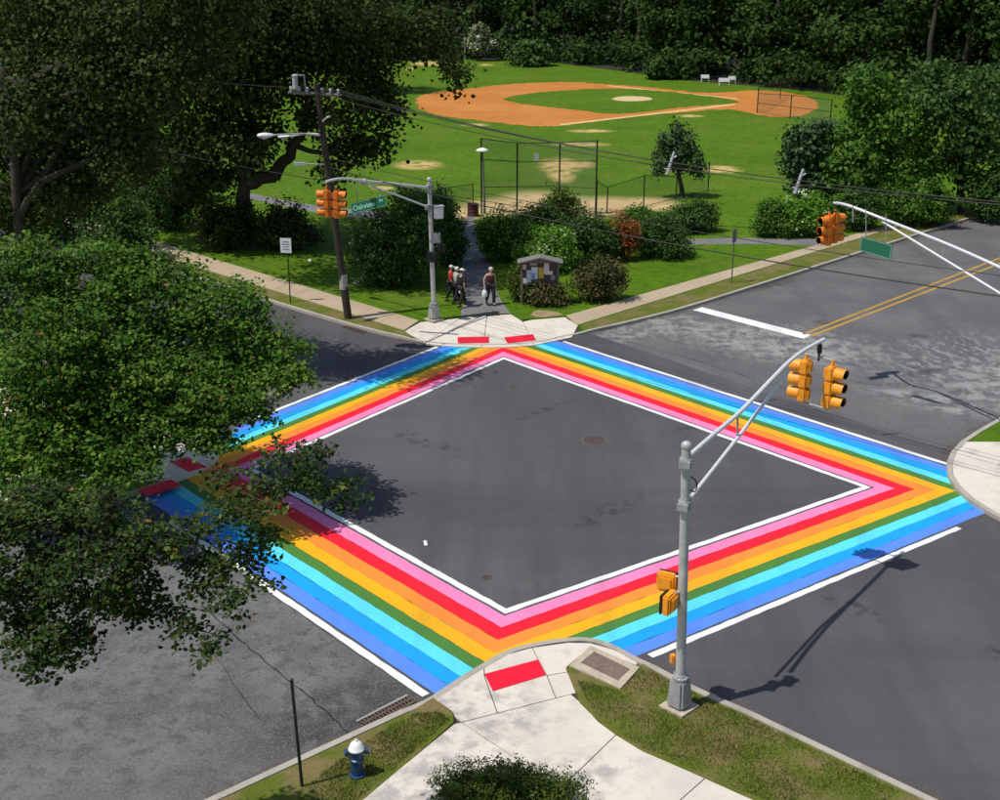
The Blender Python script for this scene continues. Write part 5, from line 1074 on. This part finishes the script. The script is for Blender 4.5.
tree(P - Vector((0, 1, 0)), [P - Vector((0, 1, 0)), D(478, 52, Y), D(478, 40, Y)], [(D(478, 50, Y), D(486, 38, Y), .06, .02), (D(478, 50, Y), D(470, 40, Y), .06, .02)], [pb(478, 38, Y, 9, 7), pb(472, 46, Y, 8, 6), pb(486, 45, Y, 8, 6), pb(480, 30, Y, 7, 5)], 1500, .4, LM_pale, 'pale blossoming tree at the edge of the far wood', 48, .12, sig=.3)
shrub(530, 67, 52, 40, 'large dark rounded bush in front of the far wood', LM_deep, 3600, .5, 30, .8, group='bushes by the far wood', sig=.4)
shrub(664, 80, 40, 54, 'dark bush in front of the far wood right of centre', LM_wood, 3000, .5, 31, .8, group='bushes by the far wood', sig=.4)
P = G(465, 60.5, .1); t = empty('field_post', P, label='thin pale post before the far wood', cat='post'); q = MB(); q.tube([P, P + Vector((0, 0, zat(465, 60.5, 38, .1)))], .07, 6); q.build('shaft', M_steel, t); q = MB(); q.box(P + Vector((0, 0, 3.0)), (.3, .2, .3)); q.build('cap', M_steel, t)
# ------------------------------------------------------------------ the two leafy trees that fill the left of the picture
CR_A = [(150, 300, 62, 54), (215, 312, 50, 38), (258, 345, 36, 28), (120, 380, 74, 60), (195, 385, 66, 44), (268, 378, 34, 18), (150, 428, 58, 26), (225, 405, 36, 20), (60, 380, 70, 90), (90, 290, 60, 54), (128, 268, 24, 20), (292, 350, 12, 7), (250, 300, 12, 7), (300, 374, 15, 6), (20, 300, 60, 70), (40, 450, 70, 50), (205, 436, 22, 10), (110, 455, 40, 18), (255, 412, 16, 7), (130, 468, 34, 10), (225, 442, 18, 6)]
CR_B = [(100, 530, 40, 24), (150, 545, 40, 24), (205, 570, 30, 20), (245, 548, 26, 12), (260, 572, 16, 10), (145, 600, 36, 26), (186, 624, 16, 11), (207, 647, 8, 3.5), (95, 580, 50, 46), (50, 640, 50, 40), (230, 604, 12, 10), (285, 480, 30, 9), (318, 486, 20, 7), (352, 491, 13, 3), (235, 508, 30, 12), (20, 560, 60, 80), (40, 510, 50, 34), (200, 526, 28, 12), (270, 500, 26, 9), (300, 468, 14, 5), (225, 478, 22, 6), (262, 534, 18, 7), (120, 500, 30, 12), (284, 449, 24, 5), (314, 460, 14, 4)]
def leafy(TP, forkz, crown, Yof, nspr, size, lm, label, seed, twig, spread, bias, lr=.08):
    rng = np.random.default_rng(seed); t = empty('street_tree', TP, label=label, cat='tree')
    q = MB(); fork = TP + Vector((.2, .1, forkz)); q.tube(sub([TP - Vector((0, 0, .1)), lerp(TP, fork, .35) + Vector((.08, 0, 0)), lerp(TP, fork, .7), fork], 3), [.36, .3, .27, .26, .25, .25, .24, .24, .23, .22], 12)
    LP = []; LN = []; LV = []; tot = sum((c[2] * c[3]) ** .9 for c in crown)
    for x, y, rx, ry in crown:
        sprs = max(6, int(nspr * (rx * ry) ** .9 / tot)); Yc = Yof(x, y) + rng.uniform(-.4, .4); c = D(x, y, Yc); k = Yc / FPX
        if rx > (17 if lr > .05 else 46): limb(q, fork + Vector((0, 0, rng.uniform(-.2, .8))), c - Vector((0, 0, .2)), lr, lr * .3, rng, 4, .1)
        dep = min(3.2, max(.5, rx * k)); rz = ry * k * .95
        for _ in range(sprs):
            d = rng.normal(size=3); d /= np.linalg.norm(d); r = rng.uniform(.2, 1) ** .42
            s = Vector((c.x + d[0] * rx * k * r, c.y + d[1] * dep * r, max(1.2, c.z + d[2] * rz * r)))
            o = s - Vector((TP.x, TP.y, s.z)); o.z = 0; o = o.normalized(); o.z = rng.uniform(-.5, .4)
            o = (o + Vector(rng.normal(size=3)) * .5).normalized(); L = rng.uniform(.6, 1.3) * twig; e = s + o * L * .5; b0 = s - o * L * .5
            q.tube([b0, s + Vector((0, 0, .02)), e], [.010, .007, .003], 3, cap=False)
            sv = rng.normal(bias, .22); m = int(rng.integers(22, 36)); tt = rng.uniform(0.05, 1.05, m); side = rng.choice([-1, 1], m)
            sd = np.array(o.cross(Vector((0, 0, 1))).normalized()); dirv = np.array(e - b0)
            pp = np.array(b0) + tt[:, None] * dirv + side[:, None] * sd * rng.uniform(.02, spread, m)[:, None] + rng.normal(size=(m, 3)) * np.array([.22, .22, .28]) * spread
            LP.append(pp); LN.append(np.array([-.12, -.2, 1.0]) + rng.normal(size=(m, 3)) * .5 + side[:, None] * sd * .25); LV.append(sv + rng.normal(0, .17, m))
    q.build('trunk', M_bark, t)
    LP = np.concatenate(LP) - np.array(TP); LV = np.concatenate(LV)
    link('crown', leaf_mesh('crown', LP, np.concatenate(LN), size, rng, True, val=np.where(rng.uniform(size=len(LV)) < .006, 1.0, np.clip(LV, 0, .97)), droop=.3), lm, t)
leafy(Vector((-10.8, 31.6, .1)), 2.4, CR_A, lambda x, y: 35.5 - (y - 260) / 200 * 5.0, 2600, .122, LM_near, 'big leafy street tree filling the left side beyond the near crossing', 5, .85, .3, .43)
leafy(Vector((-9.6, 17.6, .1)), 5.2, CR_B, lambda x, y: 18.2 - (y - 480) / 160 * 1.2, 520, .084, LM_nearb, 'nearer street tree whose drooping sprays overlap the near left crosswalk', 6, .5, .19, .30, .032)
# ------------------------------------------------------------------ grass blades on the nearest verges
def blades(name, polys, n, hmin, hmax, lm, label, seed):
    rng = np.random.default_rng(seed); V = []; F = []; val = []
    for poly, frac in polys:
        xs = np.array([p.x for p in poly]); ys = np.array([p.y for p in poly]); need = int(n * frac); got = 0
        while got < need:
            X = rng.uniform(xs.min(), xs.max(), 4000); Yv = rng.uniform(ys.min(), ys.max(), 4000); ins = np.zeros(4000, bool); j = len(poly) - 1
            for i in range(len(poly)):
                cnd = ((ys[i] > Yv) != (ys[j] > Yv)) & (X < (xs[j] - xs[i]) * (Yv - ys[i]) / (ys[j] - ys[i] + 1e-9) + xs[i]); ins ^= cnd; j = i
            dens = .5 + .5 * np.sin(X * 2.1 + 1.3 * np.sin(Yv * 1.7)) * np.cos(Yv * 2.7 + X); ins &= rng.uniform(size=4000) < .15 + .85 * dens
            for x, y in zip(X[ins], Yv[ins]):
                if got >= need: break
                h = rng.uniform(hmin, hmax); a = rng.uniform(0, 6.28); w2 = .008; lx, ly = rng.normal(0, .35 * h, 2); k = len(V)
                V += [(x - w2 * math.cos(a), y - w2 * math.sin(a), .095), (x + w2 * math.cos(a), y + w2 * math.sin(a), .095), (x + lx, y + ly, .1 + h)]; F.append((k, k + 1, k + 2)); val.append(rng.uniform()); got += 1
    me = bpy.data.meshes.new(name); me.from_pydata(V, [], F); at = me.attributes.new('v', 'FLOAT', 'FACE'); at.data.foreach_set('value', np.array(val, dtype=np.float32)); o = link(name, me, lm); return tag(o, label, 'grass', kind='stuff')
LM_grass = leaf_mat('grass_blades', [(0, (.04, .08, .008)), (.45, (.085, .14, .014)), (.75, (.15, .16, .03)), (1, (.30, .24, .10))], .3)
kb = offset(K_near, -.22); vr = [kb[i] for i in range(len(kb)) if kb[i].x > G(640, 667).x and i > 20][:-1] + [K_near[-2] + dA * 3.5 - dB * .25] + px((840, 832), (705, 775), (670, 759), (643, 748), (616, 731), (598, 718), (586, 700), (577, 680), (620, 691), z=.1)
vl = px((372, 737), (416, 713), (440, 712), (450, 720), (394, 769), (332, 822), (250, 860), (300, 790), z=.1)
blades('verge_grass_blades', [(vr, .62), (vl, .38)], 26000, .02, .075, LM_grass, 'short patchy grass blades on the near verges', 3)
